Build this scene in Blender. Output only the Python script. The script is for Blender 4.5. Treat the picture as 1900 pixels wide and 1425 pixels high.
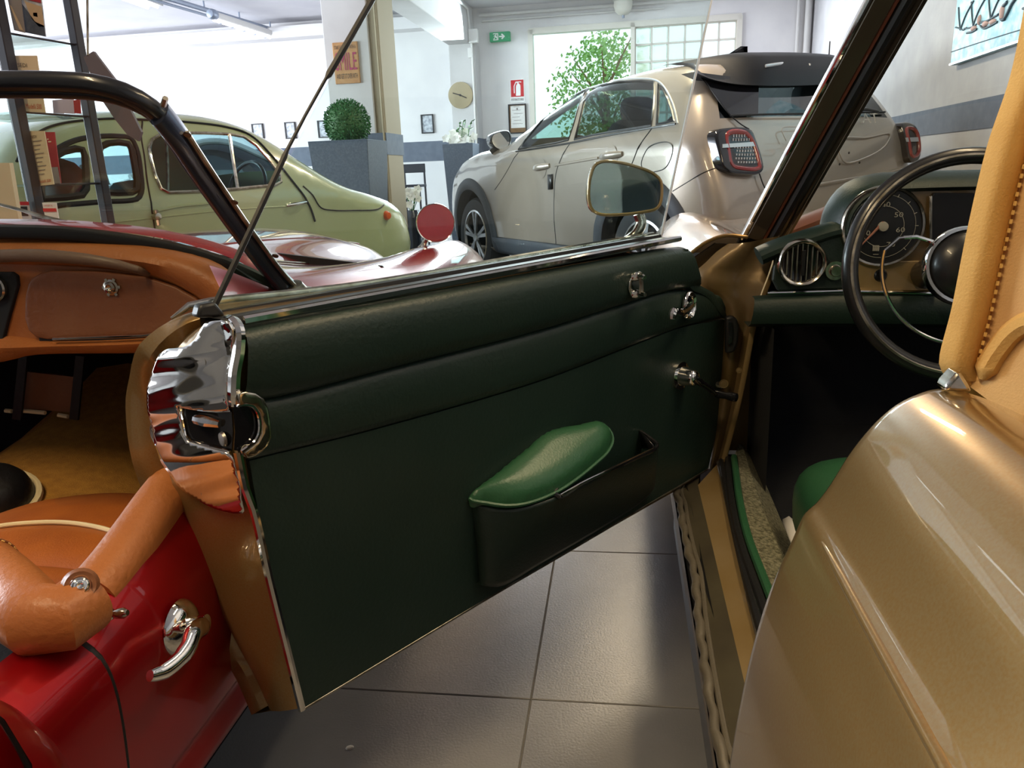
import bpy, bmesh, math, random
from math import sin, cos, pi, radians, sqrt, atan2
from mathutils import Vector as V, Matrix
from mathutils.geometry import delaunay_2d_cdt
random.seed(4)
S = bpy.context.scene
for o in list(bpy.data.objects): bpy.data.objects.remove(o)
COL = S.collection

# ------------------------------------------------------------------ camera
FPX, CAMH, TH, RO = 1425.0, 0.97, radians(15.3), radians(2.2)
FW = V((0, cos(TH), -sin(TH)))
_u0 = V((0, sin(TH), cos(TH))); _r0 = V((1, 0, 0))
RT = _r0*cos(RO) - _u0*sin(RO)
UP = _u0*cos(RO) + _r0*sin(RO)
CP = V((0, 0, CAMH))
cd = bpy.data.cameras.new('camera'); co = bpy.data.objects.new('camera', cd); COL.objects.link(co)
cd.sensor_fit = 'HORIZONTAL'; cd.sensor_width = 36.0; cd.lens = 36.0*FPX/1900.0
cd.clip_start = 0.02; cd.clip_end = 200
co.matrix_world = Matrix((( RT.x, UP.x, -FW.x, CP.x), (RT.y, UP.y, -FW.y, CP.y), (RT.z, UP.z, -FW.z, CP.z), (0, 0, 0, 1)))
S.camera = co
def ray(px, py): return FW + RT*((px-950)/FPX) - UP*((py-712.5)/FPX)
def at_y(px, py, y): d = ray(px, py); return CP + d*(y/d.y)
def at_z(px, py, z): d = ray(px, py); return CP + d*((z-CAMH)/d.z)
def on(px, py, p, n): d = ray(px, py); return CP + d*((V(p)-CP).dot(n)/d.dot(n))

# ------------------------------------------------------------------ world, view, lights
S.view_settings.view_transform = 'Standard'; S.view_settings.look = 'None'
S.view_settings.gamma = 1; S.view_settings.use_curve_mapping = False
S.view_settings.exposure = 0.0
W = bpy.data.worlds.new('world'); S.world = W; W.use_nodes = True
bgn = W.node_tree.nodes['Background']
bgn.inputs[0].default_value = (0.86, 0.93, 1.0, 1); bgn.inputs[1].default_value = 2.2

def area_light(name, loc, target, sx, sy, power, col):
    l = bpy.data.lights.new(name, 'AREA'); l.shape = 'RECTANGLE'; l.size = sx; l.size_y = sy; l.energy = power; l.color = col
    o = bpy.data.objects.new(name, l); COL.objects.link(o); o.location = loc
    o.rotation_euler = (V(target)-V(loc)).to_track_quat('-Z', 'Y').to_euler()
    return o
WARM = (1.0, 0.76, 0.44); COOL = (0.86, 0.93, 1.0)
area_light('daylight_left', (-9.5, 6.4, 1.75), (0, 8.6, 1.4), 7.5, 2.4, 1500, COOL)
area_light('daylight_rear', (0.9, 10.1, 2.2), (0.4, 4, 0.9), 3.4, 1.3, 220, COOL)
area_light('shop_lamp_front', (0.95, 5.4, 2.88), (0.95, 5.4, 0), 0.14, 1.4, 60, (1.0, .82, .56))
area_light('shop_lamp_over', (1.25, 1.15, 2.88), (1.25, 1.15, 0), 0.14, 1.4, 26, WARM)
area_light('shop_lamp_left', (-1.0, -0.2, 2.88), (-1.0, -0.2, 0), 0.14, 1.4, 42, WARM)

# ------------------------------------------------------------------ materials
def hexc(h):
    h = h.lstrip('#'); c = [int(h[i:i+2], 16)/255 for i in (0, 2, 4)]
    return tuple((x/12.92 if x <= .04045 else ((x+.055)/1.055)**2.4) for x in c)
MATS = {}
def mat(name, col, rough=.5, metal=0.0, coat=0.0, bump=None, var=None, trans=0.0, ior=1.45, emit=None, spec=.5, alpha=1.0, coat_rough=.03):
    m = bpy.data.materials.new(name); m.use_nodes = True; MATS[name] = m
    nt = m.node_tree; b = nt.nodes['Principled BSDF']
    c = hexc(col) if isinstance(col, str) else col
    b.inputs['Base Color'].default_value = (*c, 1); b.inputs['Roughness'].default_value = rough; b.inputs['Metallic'].default_value = metal
    b.inputs['Coat Weight'].default_value = coat; b.inputs['Coat Roughness'].default_value = coat_rough
    b.inputs['Transmission Weight'].default_value = trans; b.inputs['IOR'].default_value = ior
    b.inputs['Specular IOR Level'].default_value = spec; b.inputs['Alpha'].default_value = alpha
    if emit: b.inputs['Emission Color'].default_value = (*hexc(emit[0]), 1); b.inputs['Emission Strength'].default_value = emit[1]
    tc = nt.nodes.new('ShaderNodeTexCoord')
    if var:
        sc, col2, lo, hi = var
        n = nt.nodes.new('ShaderNodeTexNoise'); n.inputs['Scale'].default_value = sc; n.inputs['Detail'].default_value = 6
        nt.links.new(tc.outputs['Object'], n.inputs['Vector'])
        r = nt.nodes.new('ShaderNodeValToRGB'); r.color_ramp.elements[0].position = lo; r.color_ramp.elements[1].position = hi
        r.color_ramp.elements[0].color = (*c, 1); r.color_ramp.elements[1].color = (*hexc(col2), 1)
        nt.links.new(n.outputs['Fac'], r.inputs['Fac']); nt.links.new(r.outputs['Color'], b.inputs['Base Color'])
    if bump:
        sc, st = bump[:2]
        n = nt.nodes.new('ShaderNodeTexNoise' if len(bump) < 3 else 'ShaderNodeTexVoronoi'); n.inputs['Scale'].default_value = sc
        if len(bump) < 3: n.inputs['Detail'].default_value = 4
        nt.links.new(tc.outputs['Object'], n.inputs['Vector'])
        bp = nt.nodes.new('ShaderNodeBump'); bp.inputs['Strength'].default_value = st; bp.inputs['Distance'].default_value = .002
        nt.links.new(n.outputs[0], bp.inputs['Height']); nt.links.new(bp.outputs['Normal'], b.inputs['Normal'])
    return m
def thin_glass(name, tint, refl=.12, rough=0.0):
    # a real thin pane: mostly clear, a mirror share that grows at grazing angles
    m = bpy.data.materials.new(name); m.use_nodes = True; MATS[name] = m; nt = m.node_tree; nt.nodes.clear()
    out = nt.nodes.new('ShaderNodeOutputMaterial'); mx = nt.nodes.new('ShaderNodeMixShader')
    t = nt.nodes.new('ShaderNodeBsdfTransparent'); t.inputs[0].default_value = (*hexc(tint), 1)
    g = nt.nodes.new('ShaderNodeBsdfGlossy'); g.inputs['Roughness'].default_value = rough
    lw = nt.nodes.new('ShaderNodeLayerWeight'); lw.inputs[0].default_value = .5
    pw = nt.nodes.new('ShaderNodeMath'); pw.operation = 'POWER'; pw.inputs[1].default_value = 4.0
    ma = nt.nodes.new('ShaderNodeMath'); ma.operation = 'MULTIPLY_ADD'; ma.inputs[1].default_value = .85; ma.inputs[2].default_value = refl*.3
    nt.links.new(lw.outputs['Facing'], pw.inputs[0]); nt.links.new(pw.outputs[0], ma.inputs[0])
    nt.links.new(ma.outputs[0], mx.inputs[0]); nt.links.new(t.outputs[0], mx.inputs[1]); nt.links.new(g.outputs[0], mx.inputs[2])
    nt.links.new(mx.outputs[0], out.inputs[0]); return m
M = MATS
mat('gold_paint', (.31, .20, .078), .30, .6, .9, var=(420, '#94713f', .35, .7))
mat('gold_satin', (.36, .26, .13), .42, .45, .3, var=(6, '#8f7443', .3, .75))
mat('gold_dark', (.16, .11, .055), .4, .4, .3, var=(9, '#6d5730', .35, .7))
mat('chrome', (.86, .84, .80), .06, 1.0)
mat('chrome_worn', (.70, .66, .58), .16, 1.0, var=(40, '#9c937f', .4, .7))
mat('steel_dull', (.42, .40, .36), .35, .9, var=(30, '#5d574b', .35, .7))
mat('rubber', (.012, .012, .013), .45, bump=(120, .2))
mat('black_plastic', (.012, .012, .013), .3, coat=.2)
mat('black_gloss', (.008, .008, .010), .12, coat=.6)
mat('green_leather', (.016, .032, .025), .40, bump=(170, .35), var=(5, '#1a2c26', .3, .8))
mat('green_leather_bright', (.026, .10, .045), .33, bump=(260, .22))
mat('green_vinyl_dark', (.010, .020, .016), .42, bump=(240, .3))
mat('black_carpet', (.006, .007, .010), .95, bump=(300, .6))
mat('wool_carpet', '#8d8a72', .95, bump=(420, 1.0, 1), var=(160, '#4c4b38', .35, .65))
mat('canvas', '#d9ab62', .8, bump=(500, .35), var=(22, '#cc9c54', .3, .7))
mat('canvas_light', '#d8ad72', .85, bump=(520, .3), var=(10, '#c79a63', .35, .75))
mat('thread', '#e2b768', .8)
mat('red_paint', (.33, .002, .005), .33, .6, .45)
mat('red_metal', (.34, .010, .018), .25, .25, 1.0)
mat('mirror_red_reflection', (.36, .016, .026), .2, .3, .25)
mat('hall_end', '#7d766c', .9, bump=(20, .2))
mat('alu_seal', '#857d6e', .42, .6, bump=(60, .6))
mat('tan_leather', '#b26f3c', .42, bump=(150, .5), var=(7, '#9e5c2e', .3, .75))
mat('tan_leather_brown', '#86583c', .45, bump=(110, .6), var=(9, '#7a4524', .3, .75))
mat('tan_seat', '#b56420', .5, bump=(300, .25), var=(14, '#a4561a', .3, .7))
mat('cream_piping', '#f0dfb4', .5, bump=(200, .1))
mat('tan_carpet', '#c28d3c', .95, bump=(420, .8), var=(55, '#a87632', .3, .7))
mat('dark_leather', (.010, .010, .012), .45, bump=(70, .7))
mat('sage_paint', '#aab68e', .25, 0, 1.0)
mat('greige_paint', '#a79d91', .30, .35, 1.0)
mat('dark_blue_paint', (.012, .018, .035), .2, .2, 1.0)
mat('silver_paint', '#d8dde4', .25, .3, 1.0)
mat('dark_cladding', '#474d55', .55, bump=(200, .2))
mat('tyre', '#3a3d41', .7, bump=(90, .3))
mat('alloy', '#c9cbcd', .25, .8)
mat('lamp_red', '#8e2a23', .2, coat=1, spec=.6)
mat('lamp_clear', '#c9cccf', .15, .3, coat=1)
mat('lamp_orange', '#d65a12', .3, coat=.6)
mat('white_trim', '#d8d4ca', .4)
mat('planter_grey', '#434c5a', .75, bump=(90, .4), var=(60, '#525b68', .4, .7))
mat('planter_side', '#7f8c8d', .7)
mat('soil', '#3a2d20', .95)
mat('leaf_green', '#3f7a3e', .6, var=(9, '#2c5e33', .3, .7))
mat('leaf_dark', '#456b3c', .6)
mat('leaf_bright', '#5f9436', .6, var=(6, '#86b356', .3, .7))
mat('petal', '#f3f2ea', .55)
mat('brass_disc', (.62, .52, .34), .28, .9)
mat('white_wall', '#e2e0e0', .9, bump=(30, .25), var=(3, '#d8d6d8', .35, .7))
mat('plaster_grey', '#bdbcbd', .9, bump=(26, .5), var=(5, '#aeadb0', .3, .75))
mat('column_wall', '#c9c7c7', .9, bump=(40, .3), var=(2.5, '#bab7b8', .3, .75))
mat('pillar_tan', '#9f927a', .85, bump=(40, .25))
mat('wall_stripe', '#596170', .8, bump=(60, .4), var=(14, '#656d7c', .35, .75))
mat('ceiling_paint', '#dcdbe0', .95, bump=(18, .3), var=(2, '#cfced6', .35, .75))
mat('tile', '#858483', .30, bump=(220, .22), var=(3.5, '#6c6c6e', .3, .75))
mat('grout', '#75716a', .9)
mat('green_pad', (.007, .020, .014), .5, bump=(200, .3))
mat('sill_dark', '#57513f', .5, .3, var=(9, '#453f33', .3, .7))
mat('frame_brown', (.055, .042, .028), .28, .3, .5)
mat('black_matte', (.010, .011, .014), .45, spec=.3)
mat('pipe_white', '#d4d2d0', .5)
mat('pipe_grey', '#8d97a8', .4, .3)
mat('dark_post', '#2d2b33', .5, .3)
mat('card_beige', '#dccdac', .8)
mat('card_sand', '#c0a988', .8)
mat('card_red', '#a3303a', .7)
mat('card_grey', '#8d8884', .8)
mat('card_lilac', '#b9b0c4', .8)
mat('paper', '#e6e4e2', .9)
mat('ink_dark', '#3b3632', .8)
mat('ink_red', '#b8402c', .8)
mat('grey_panel', '#5d5862', .7)
mat('sign_green', '#138a5a', .5, emit=('#138a5a', .25))
mat('sign_white', '#f2f2f2', .5)
mat('sign_red', '#c5202c', .5)
mat('sign_tan', '#b98f62', .8, var=(18, '#a97b52', .3, .7))
mat('sign_plum', '#9c3a5c', .8)
mat('wood', '#8a6a48', .6, var=(12, '#6d5134', .3, .7))
mat('frame_dark', '#2b2a2d', .5)
mat('photo_grey', '#8b9099', .5, var=(26, '#cfd4dc', .35, .65))
mat('stool_black', '#2b2f3a', .5)
mat('seat_red', '#a01828', .4)
mat('interior_dark', '#20242a', .8)
mat('interior_grey', '#55585c', .8)
mat('glow_tube', '#ffffff', .5, emit=('#ffe9c4', 14.0))
mat('glow_cool', '#ffffff', .5, emit=('#f4f7ff', 6.0))
mat('gauge_face', '#15171a', .4)
mat('gauge_mark', '#98968a', .5)  # marks dimmed: the shadow on the dash is put into their colour
mat('needle', '#9a6a58', .5)
mat('red_cloth', '#a83028', .6)
mat('brown_red_reflection', '#7c4632', .35, .2, .5)  # brown trim with a red reflection put into its colour
mat('mirror_glass', (.17, .18, .155), .03, 1.0)
mat('mirror_red', (.62, .62, .62), .02, 1.0)
mat('painting_blue', '#7fb0bf', .5, .1, var=(16, '#c3d6dc', .38, .66))
mat('painting_line', '#41525c', .6)
mat('painting_pink', '#c9a7a0', .6)
mat('concrete_ground', '#c9c7c0', .9)
thin_glass('clear_glass', '#f2f8f6', .08)
thin_glass('hazy_glass', '#dfe3df', .16)
thin_glass('shelf_glass', '#e6f0ee', .10)
thin_glass('car_glass', '#cfe6e2', .22)
thin_glass('car_glass_dark', '#98a3a3', .25)
thin_glass('blue_glass', '#cbe2e4', .18)
mat('block_glass', '#dfeeea', .15, trans=.85, ior=1.3, bump=(9, .8))

# ------------------------------------------------------------------ mesh helpers
def wloc(o):
    l = V((0, 0, 0))
    while o: l += o.location; o = o.parent
    return l
def cat(pts, n, closed=False):
    """Catmull-Rom through pts, n samples evenly by parameter of chord length."""
    P = [V(p) for p in pts]; k = len(P)
    segs = k if closed else k-1
    L = [max((P[(i+1) % k]-P[i]).length, 1e-9) for i in range(segs)]; tot = sum(L); out = []
    N = n if closed else n-1
    for j in range(n):
        s = tot*j/N; i = 0
        while i < segs-1 and s > L[i]: s -= L[i]; i += 1
        t = min(max(s/L[i], 0), 1)
        p1, p2 = P[i], P[(i+1) % k]
        p0 = P[i-1] if (i > 0 or closed) else p1*2-p2
        p3 = P[(i+2) % k] if (i+2 < k or closed) else p2*2-p1
        d0 = max(sqrt((p1-p0).length), 1e-6); d1 = max(sqrt((p2-p1).length), 1e-6); d2 = max(sqrt((p3-p2).length), 1e-6)
        m1 = (p2-p1) + d1*((p1-p0)/d0 - (p2-p0)/(d0+d1)); m2 = (p2-p1) + d1*((p3-p2)/d2 - (p3-p1)/(d1+d2))
        t2, t3 = t*t, t*t*t
        out.append(p1*(2*t3-3*t2+1) + m1*(t3-2*t2+t) + p2*(-2*t3+3*t2) + m2*(t3-t2))
    return out
def lin(pts, n, closed=False):
    P = [V(p) for p in pts]; k = len(P); segs = k if closed else k-1
    L = [max((P[(i+1) % k]-P[i]).length, 1e-9) for i in range(segs)]; tot = sum(L); out = []
    for j in range(n):
        s = tot*j/(n if closed else n-1); i = 0
        while i < segs-1 and s > L[i]: s -= L[i]; i += 1
        out.append(P[i].lerp(P[(i+1) % k], min(s/L[i], 1)))
    return out
class MB:
    def __init__(s): s.v = []; s.f = []
    def add(s, vs, fs):
        b = len(s.v); s.v += [V(v) for v in vs]; s.f += [tuple(i+b for i in f) for f in fs]; return s
    def grid(s, rows, cu=False, cv=False):
        n, m = len(rows), len(rows[0]); vs = [p for r in rows for p in r]; fs = []
        for i in range(n if cv else n-1):
            for j in range(m if cu else m-1):
                a = i*m+j; b = i*m+(j+1) % m; c = ((i+1) % n)*m+(j+1) % m; d = ((i+1) % n)*m+j
                fs.append((a, b, c, d))
        return s.add(vs, fs)
    def box(s, c, sz, ax=None):
        X, Y, Z = ax or (V((1, 0, 0)), V((0, 1, 0)), V((0, 0, 1))); c = V(c)
        vs = [c+X*(i*sz[0]/2)+Y*(j*sz[1]/2)+Z*(k*sz[2]/2) for i in (-1, 1) for j in (-1, 1) for k in (-1, 1)]
        return s.add(vs, [(0, 1, 3, 2), (4, 6, 7, 5), (0, 4, 5, 1), (2, 3, 7, 6), (0, 2, 6, 4), (1, 5, 7, 3)])
    def prism(s, poly, vec):
        n = len(poly); vec = V(vec); P = [V(p) for p in poly]
        return s.add(P+[p+vec for p in P], [tuple(range(n)), tuple(range(2*n-1, n-1, -1))]+[(i, (i+1) % n, n+(i+1) % n, n+i) for i in range(n)])
    def tube(s, pts, r, seg=8, closed=False, cap=True, flat=1.0, up=None):
        P = [V(p) for p in pts]; n = len(P); R = r if isinstance(r, (list, tuple)) else [r]*n
        def tan(i):
            if closed: return (P[(i+1) % n]-P[i-1]).normalized()
            return (P[min(i+1, n-1)]-P[max(i-1, 0)]).normalized()
        t = tan(0); a = V(up) if up else (V((0, 0, 1)) if abs(t.z) < .9 else V((1, 0, 0)))
        a = (a-t*a.dot(t)).normalized(); rows = []
        for i in range(n):
            t2 = tan(i)
            if up: a = V(up)
            a = (a-t2*a.dot(t2)); a = a.normalized() if a.length > 1e-6 else t2.orthogonal().normalized()
            b = t2.cross(a)
            rows.append([P[i]+a*(cos(2*pi*k/seg)*R[i])+b*(sin(2*pi*k/seg)*R[i]*flat) for k in range(seg)])
        s.grid(rows, cu=True, cv=closed)
        if cap and not closed:
            b0 = len(s.v)-n*seg
            s.f.append(tuple(range(b0+seg-1, b0-1, -1))); s.f.append(tuple(range(b0+(n-1)*seg, b0+n*seg)))
        return s
    def lathe(s, prof, org, axis, seg=32, ref=None):
        ax = V(axis).normalized(); a = V(ref) if ref else ax.orthogonal(); a = (a-ax*a.dot(ax)).normalized(); b = ax.cross(a); org = V(org)
        rows = [[org+ax*h+(a*cos(2*pi*k/seg)+b*sin(2*pi*k/seg))*max(r, 1e-5) for k in range(seg)] for r, h in prof]
        return s.grid(rows, cu=True)
    def build(s, name, m, parent=None, smooth=True, ang=40, bevel=0, bseg=2, solid=0, weld=True, kind=None, sub=0):
        loc = wloc(parent) if parent else V((0, 0, 0))
        me = bpy.data.meshes.new(name)
        me.from_pydata([v-loc for v in s.v], [], s.f)
        bm = bmesh.new(); bm.from_mesh(me)
        if weld: bmesh.ops.remove_doubles(bm, verts=bm.verts, dist=2e-5)
        bmesh.ops.recalc_face_normals(bm, faces=bm.faces); bm.to_mesh(me); bm.free()
        if smooth:
            me.polygons.foreach_set('use_smooth', [True]*len(me.polygons)); me.set_sharp_from_angle(angle=radians(ang))
        if m: me.materials.append(M[m] if isinstance(m, str) else m)
        o = bpy.data.objects.new(name, me); COL.objects.link(o)
        if parent: o.parent = parent
        if solid: k = o.modifiers.new('s', 'SOLIDIFY'); k.thickness = solid; k.offset = 0
        if bevel: k = o.modifiers.new('b', 'BEVEL'); k.width = bevel; k.segments = bseg; k.limit_method = 'ANGLE'; k.angle_limit = radians(35)
        if sub: k = o.modifiers.new('ss', 'SUBSURF'); k.levels = sub; k.render_levels = sub
        if kind: o['kind'] = kind
        return o
def empty(name, loc, label=None, category=None, group=None):
    o = bpy.data.objects.new(name, None); COL.objects.link(o); o.location = loc; o.empty_display_size = .1
    return tag(o, label, category, group)
def tag(o, label=None, category=None, group=None, kind=None):
    if label: o['label'] = label
    if category: o['category'] = category
    if group: o['group'] = group
    if kind: o['kind'] = kind
    return o
def center(o):
    """move a mesh object's origin to the middle of its base"""
    me = o.data; xs = [v.co for v in me.vertices]
    lo = V([min(v[i] for v in xs) for i in range(3)]); hi = V([max(v[i] for v in xs) for i in range(3)])
    c = (lo+hi)/2; c.z = lo.z; me.transform(Matrix.Translation(-c)); o.location += c; return o
def text_mb(txt, org, X, Y, h, depth=.001, width=None, align='LEFT', space=1.0, shear=0.0):
    cu = bpy.data.curves.new('t', 'FONT'); cu.body = txt; cu.size = 1; cu.align_x = align; cu.space_character = space; cu.shear = shear; cu.resolution_u = 2
    to = bpy.data.objects.new('t', cu); COL.objects.link(to)
    me = bpy.data.meshes.new_from_object(to.evaluated_get(bpy.context.evaluated_depsgraph_get()))
    bpy.data.objects.remove(to); bpy.data.curves.remove(cu)
    X = V(X).normalized(); Y = V(Y).normalized(); N = X.cross(Y); org = V(org)
    xs = [v.co.x for v in me.vertices]; ys = [v.co.y for v in me.vertices]
    sy = h/max(max(ys)-min(ys), 1e-6); sx = (width/max(max(xs)-min(xs), 1e-6)) if width else sy
    x0 = min(xs) if align == 'LEFT' else (min(xs)+max(xs))/2; y0 = min(ys)
    mb = MB(); mb.add([org+X*((v.co.x-x0)*sx)+Y*((v.co.y-y0)*sy)+N*depth for v in me.vertices], [tuple(p.vertices) for p in me.polygons])
    bpy.data.meshes.remove(me); return mb
def inside(p, poly):
    x, y = p; c = False; n = len(poly); j = n-1
    for i in range(n):
        xi, yi = poly[i][0], poly[i][1]; xj, yj = poly[j][0], poly[j][1]
        if (yi > y) != (yj > y) and x < (xj-xi)*(y-yi)/(yj-yi)+xi: c = not c
        j = i
    return c
def edge_dist(p, poly, closed=True):
    x, y = p; best = 1e9; n = len(poly)
    for i in range(n if closed else n-1):
        ax, ay = poly[i][0], poly[i][1]; bx, by = poly[(i+1) % n][0], poly[(i+1) % n][1]
        dx, dy = bx-ax, by-ay; L = dx*dx+dy*dy; t = 0 if L == 0 else max(0, min(1, ((x-ax)*dx+(y-ay)*dy)/L))
        d = (x-ax-t*dx)**2+(y-ay-t*dy)**2
        if d < best: best = d
    return sqrt(best)
def cdt(outer, holes=(), step=.05, rim=()):
    """triangulate a 2D polygon with holes and even interior points; returns pts, tris"""
    pts = [V((p[0], p[1])) for p in outer]; ed = [(i, (i+1) % len(outer)) for i in range(len(outer))]
    for h in holes:
        b = len(pts); pts += [V((p[0], p[1])) for p in h]; ed += [(b+i, b+(i+1) % len(h)) for i in range(len(h))]
    xs = [p[0] for p in outer]; ys = [p[1] for p in outer]; y = min(ys)+step*.5; row = 0
    loops = [outer]+list(holes)
    while y < max(ys):
        x = min(xs)+step*(.25+.5*(row % 2))
        while x < max(xs):
            if inside((x, y), outer) and not any(inside((x, y), h) for h in holes) and min(edge_dist((x, y), l) for l in loops) > step*.42: pts.append(V((x, y)))
            x += step
        y += step*.87; row += 1
    v, e, f, *_ = delaunay_2d_cdt(pts, ed, [], 0, 1e-6)
    tr = []
    for t in f:
        c = (sum(v[i].x for i in t)/len(t), sum(v[i].y for i in t)/len(t))
        if inside(c, outer) and not any(inside(c, h) for h in holes): tr.append(tuple(t))
    return v, tr
# ================================================================== the room
YW = radians(10.0)
RX = V((cos(YW), -sin(YW), 0)); RY = V((sin(YW), cos(YW), 0)); RC = V((3.77, 10.0, 0))     # right rear corner
CEIL = 3.02
def R3(a, b, z): return RC + RX*a + RY*b + V((0, 0, z))        # a along the rear wall (negative = left), b towards the back
def rw(px, py, b=0):                                            # a photo point on the rear wall -> (a, z)
    q = on(px, py, RC+RY*b, RY)-RC; return q.dot(RX), q.z
def rq(px, py):                                                 # on the right wall -> (b, z)
    q = on(px, py, RC, RX)-RC; return q.dot(RY), q.z
def struct(o): o['kind'] = 'structure'; return o
AX = (RX, RY, V((0, 0, 1)))
def rbox(mb, a0, a1, b0, b1, z0, z1): return mb.box(R3((a0+a1)/2, (b0+b1)/2, (z0+z1)/2), (abs(a1-a0), abs(b1-b0), abs(z1-z0)), AX)

# floor: a dark bed, and tiles laid along the cars
TU = V((.1445, .9895, 0)); TE = V((.9895, -.1445, 0)); TO = V((.013, 1.258, 0))
fl = MB(); fl.prism([R3(-13, -15, -.0035), R3(.0, -15, -.0035), R3(.0, 0, -.0035), R3(-13, 0, -.0035)], (0, 0, -.1))
floor = struct(fl.build('floor', 'grout', smooth=False))
tl = None; far = MB()
def tile_mesh(mb, c, z0=-.0033, z1=0.0):
    h = .2988; g = .003
    rows = [[c+TE*(sx*k)+TU*(sy*k)+V((0, 0, z)) for sx, sy in ((-1, -1), (1, -1), (1, 1), (-1, 1))] for k, z in ((h, z0), (h, z1-.0015), (h-.0015, z1))]
    n = len(mb.v); mb.grid(rows, cu=True); mb.f.append((n+8, n+9, n+10, n+11))
for i in range(-22, 9):
    for j in range(-10, 18):
        c = TO + TE*(.3+.6*i) + TU*(.3+.6*j); q = c-RC
        if q.dot(RX) > -.3 or q.dot(RX) < -12.6 or q.dot(RY) > -.3: continue
        if -6 <= i <= 5 and -3 <= j <= 10:
            if tl is None:
                mb = MB(); tile_mesh(mb, V((0, 0, 0))); tl = mb.build('tile', 'tile', floor, ang=20); o = tl
            else:
                o = tl.copy(); COL.objects.link(o); o.parent = floor
            o.location = c
        else: tile_mesh(far, c)
tag(far.build('tile_field', 'tile', floor, ang=20), kind='stuff')

# ceiling and the beam
mb = MB(); rbox(mb, -13, .15, -15, .2, CEIL, CEIL+.15); struct(mb.build('ceiling', 'ceiling_paint', smooth=False))
aL, zb = rw(830, 83, -.3); aR, _ = rw(871, 78, -.3)
mb = MB(); rbox(mb, aL, aR, -15, -.02, zb, CEIL); struct(mb.build('trim_1', 'column_wall', smooth=False, bevel=.01))
# rear wall with the window opening
aw0, zw1 = rw(981, 62); aw1, _ = rw(1376, 36); zw0 = .95; zw1 = 2.72
mb = MB()
for a0, a1, z0, z1 in ((-13, aw0, 0, CEIL), (aw1, .15, 0, CEIL), (aw0, aw1, 0, zw0), (aw0, aw1, zw1, CEIL)): rbox(mb, a0, a1, 0, .2, z0, z1)
struct(mb.build('wall_rear', 'white_wall', smooth=False))
mb = MB(); rbox(mb, 0, .2, -15, .2, 0, CEIL); struct(mb.build('wall_right', 'plaster_grey', smooth=False))
mb = MB(); rbox(mb, -13, .15, -15.2, -15, 0, CEIL); struct(mb.build('wall_front', 'hall_end', smooth=False))
mb = MB()   # the left wall is a row of shop windows
rbox(mb, -13.2, -13, -15, .2, 0, .5); rbox(mb, -13.2, -13, -15, .2, 2.8, CEIL)
for b in (-15, -11, -7, -3, .1): rbox(mb, -13.2, -13, b-.15, b+.15, .5, 2.8)
struct(mb.build('wall_left', 'white_wall', smooth=False))
# stripes (painted bands, proud by their paint)
zs1, zs0 = rw(800, 262)[1], rw(800, 299)[1]
mb = MB(); rbox(mb, -12.9, aw0-.02, -.006, .01, zs0, zs1); struct(mb.build('trim_2', 'wall_stripe', smooth=False))
b1, zt = rq(1870, 173); _, zbm = rq(1870, 233)
mb = MB(); rbox(mb, -.006, .01, -14.9, -.05, zbm, zt); struct(mb.build('trim_3', 'wall_stripe', smooth=False))
# window: outer frame, mullion, panes, glass blocks
mb = MB()
ft = .05
rbox(mb, aw0, aw1, -.03, .1, zw1-ft, zw1+.02); rbox(mb, aw0, aw1, -.05, .12, zw0-.02, zw0+ft)
rbox(mb, aw0-.01, aw0+ft, -.03, .1, zw0, zw1); rbox(mb, aw1-ft, aw1+.01, -.03, .1, zw0, zw1)
am, _ = rw(1174, 90); rbox(mb, am-.025, am+.025, -.03, .1, zw0, zw1)
win = struct(mb.build('window_1', 'white_trim', smooth=False))
mb = MB(); rbox(mb, aw0+ft, am-.025, .03, .036, zw0+ft, zw1-ft); mb.build('pane', 'clear_glass', win, smooth=False)
ncol, x0, x1 = 6, am+.03, aw1-ft-.005; bw = (x1-x0)/ncol; nrow = int((zw1-ft-zw0-ft)/bw); z0 = zw1-ft-nrow*bw
blk = None
for r in range(nrow):
    for c in range(ncol):
        p = R3(x0+(c+.5)*bw, .05, z0+(r+.5)*bw)
        if blk is None:
            mb = MB(); mb.box((0, 0, 0), (bw-.022, .07, bw-.022), AX); blk = mb.build('glass_block', 'block_glass', win, smooth=False, bevel=.012); o = blk
        else: o = blk.copy(); COL.objects.link(o); o.parent = win
        o.location = p
mb = MB()
for r in range(nrow+1): rbox(mb, x0, x1, .02, .08, z0+r*bw-.011, z0+r*bw+.011)
for c in range(ncol+1): rbox(mb, x0+c*bw-.011, x0+c*bw+.011, .02, .08, z0, z0+nrow*bw)
mb.build('mortar_grid', 'white_trim', win, smooth=False)
# tree outside the window
random.seed(11)
tp = R3((rw(1110, 100)[0])-.05, 3.0, 0)
tree = empty('garden_tree', (tp.x, tp.y, 0), 'leafy green tree in bright daylight outside the rear window', 'tree')
mb = MB(); mb.tube([tp, tp+V((.05, 0, 1.2)), tp+V((.0, .1, 2.6))], [.09, .07, .03]); 
for k in range(7):
    a = k*.9; mb.tube([tp+V((0, 0, 1.3+k*.15)), tp+V((.35*cos(a), .3*sin(a), 1.8+k*.15)), tp+V((.6*cos(a), .5*sin(a), 2.1+k*.15))], [.03, .02, .006], 6)
mb.build('trunk', 'wood', tree)
mb = MB()
for k in range(2600):
    th = random.uniform(0, 2*pi); r = random.random()**.6; h = random.uniform(-1, 1)
    c = tp + V((cos(th)*r*.95*sqrt(max(0, 1-h*h)), sin(th)*r*.8, 2.15+h*.85+.12*random.gauss(0, 1)))
    d = V((random.gauss(0, 1), random.gauss(0, 1), random.gauss(0, 1))).normalized(); e = d.orthogonal().normalized()*.03; L = d*.075
    mb.add([c, c+L*.5+e, c+L, c+L*.5-e], [(0, 1, 2, 3)])
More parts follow.
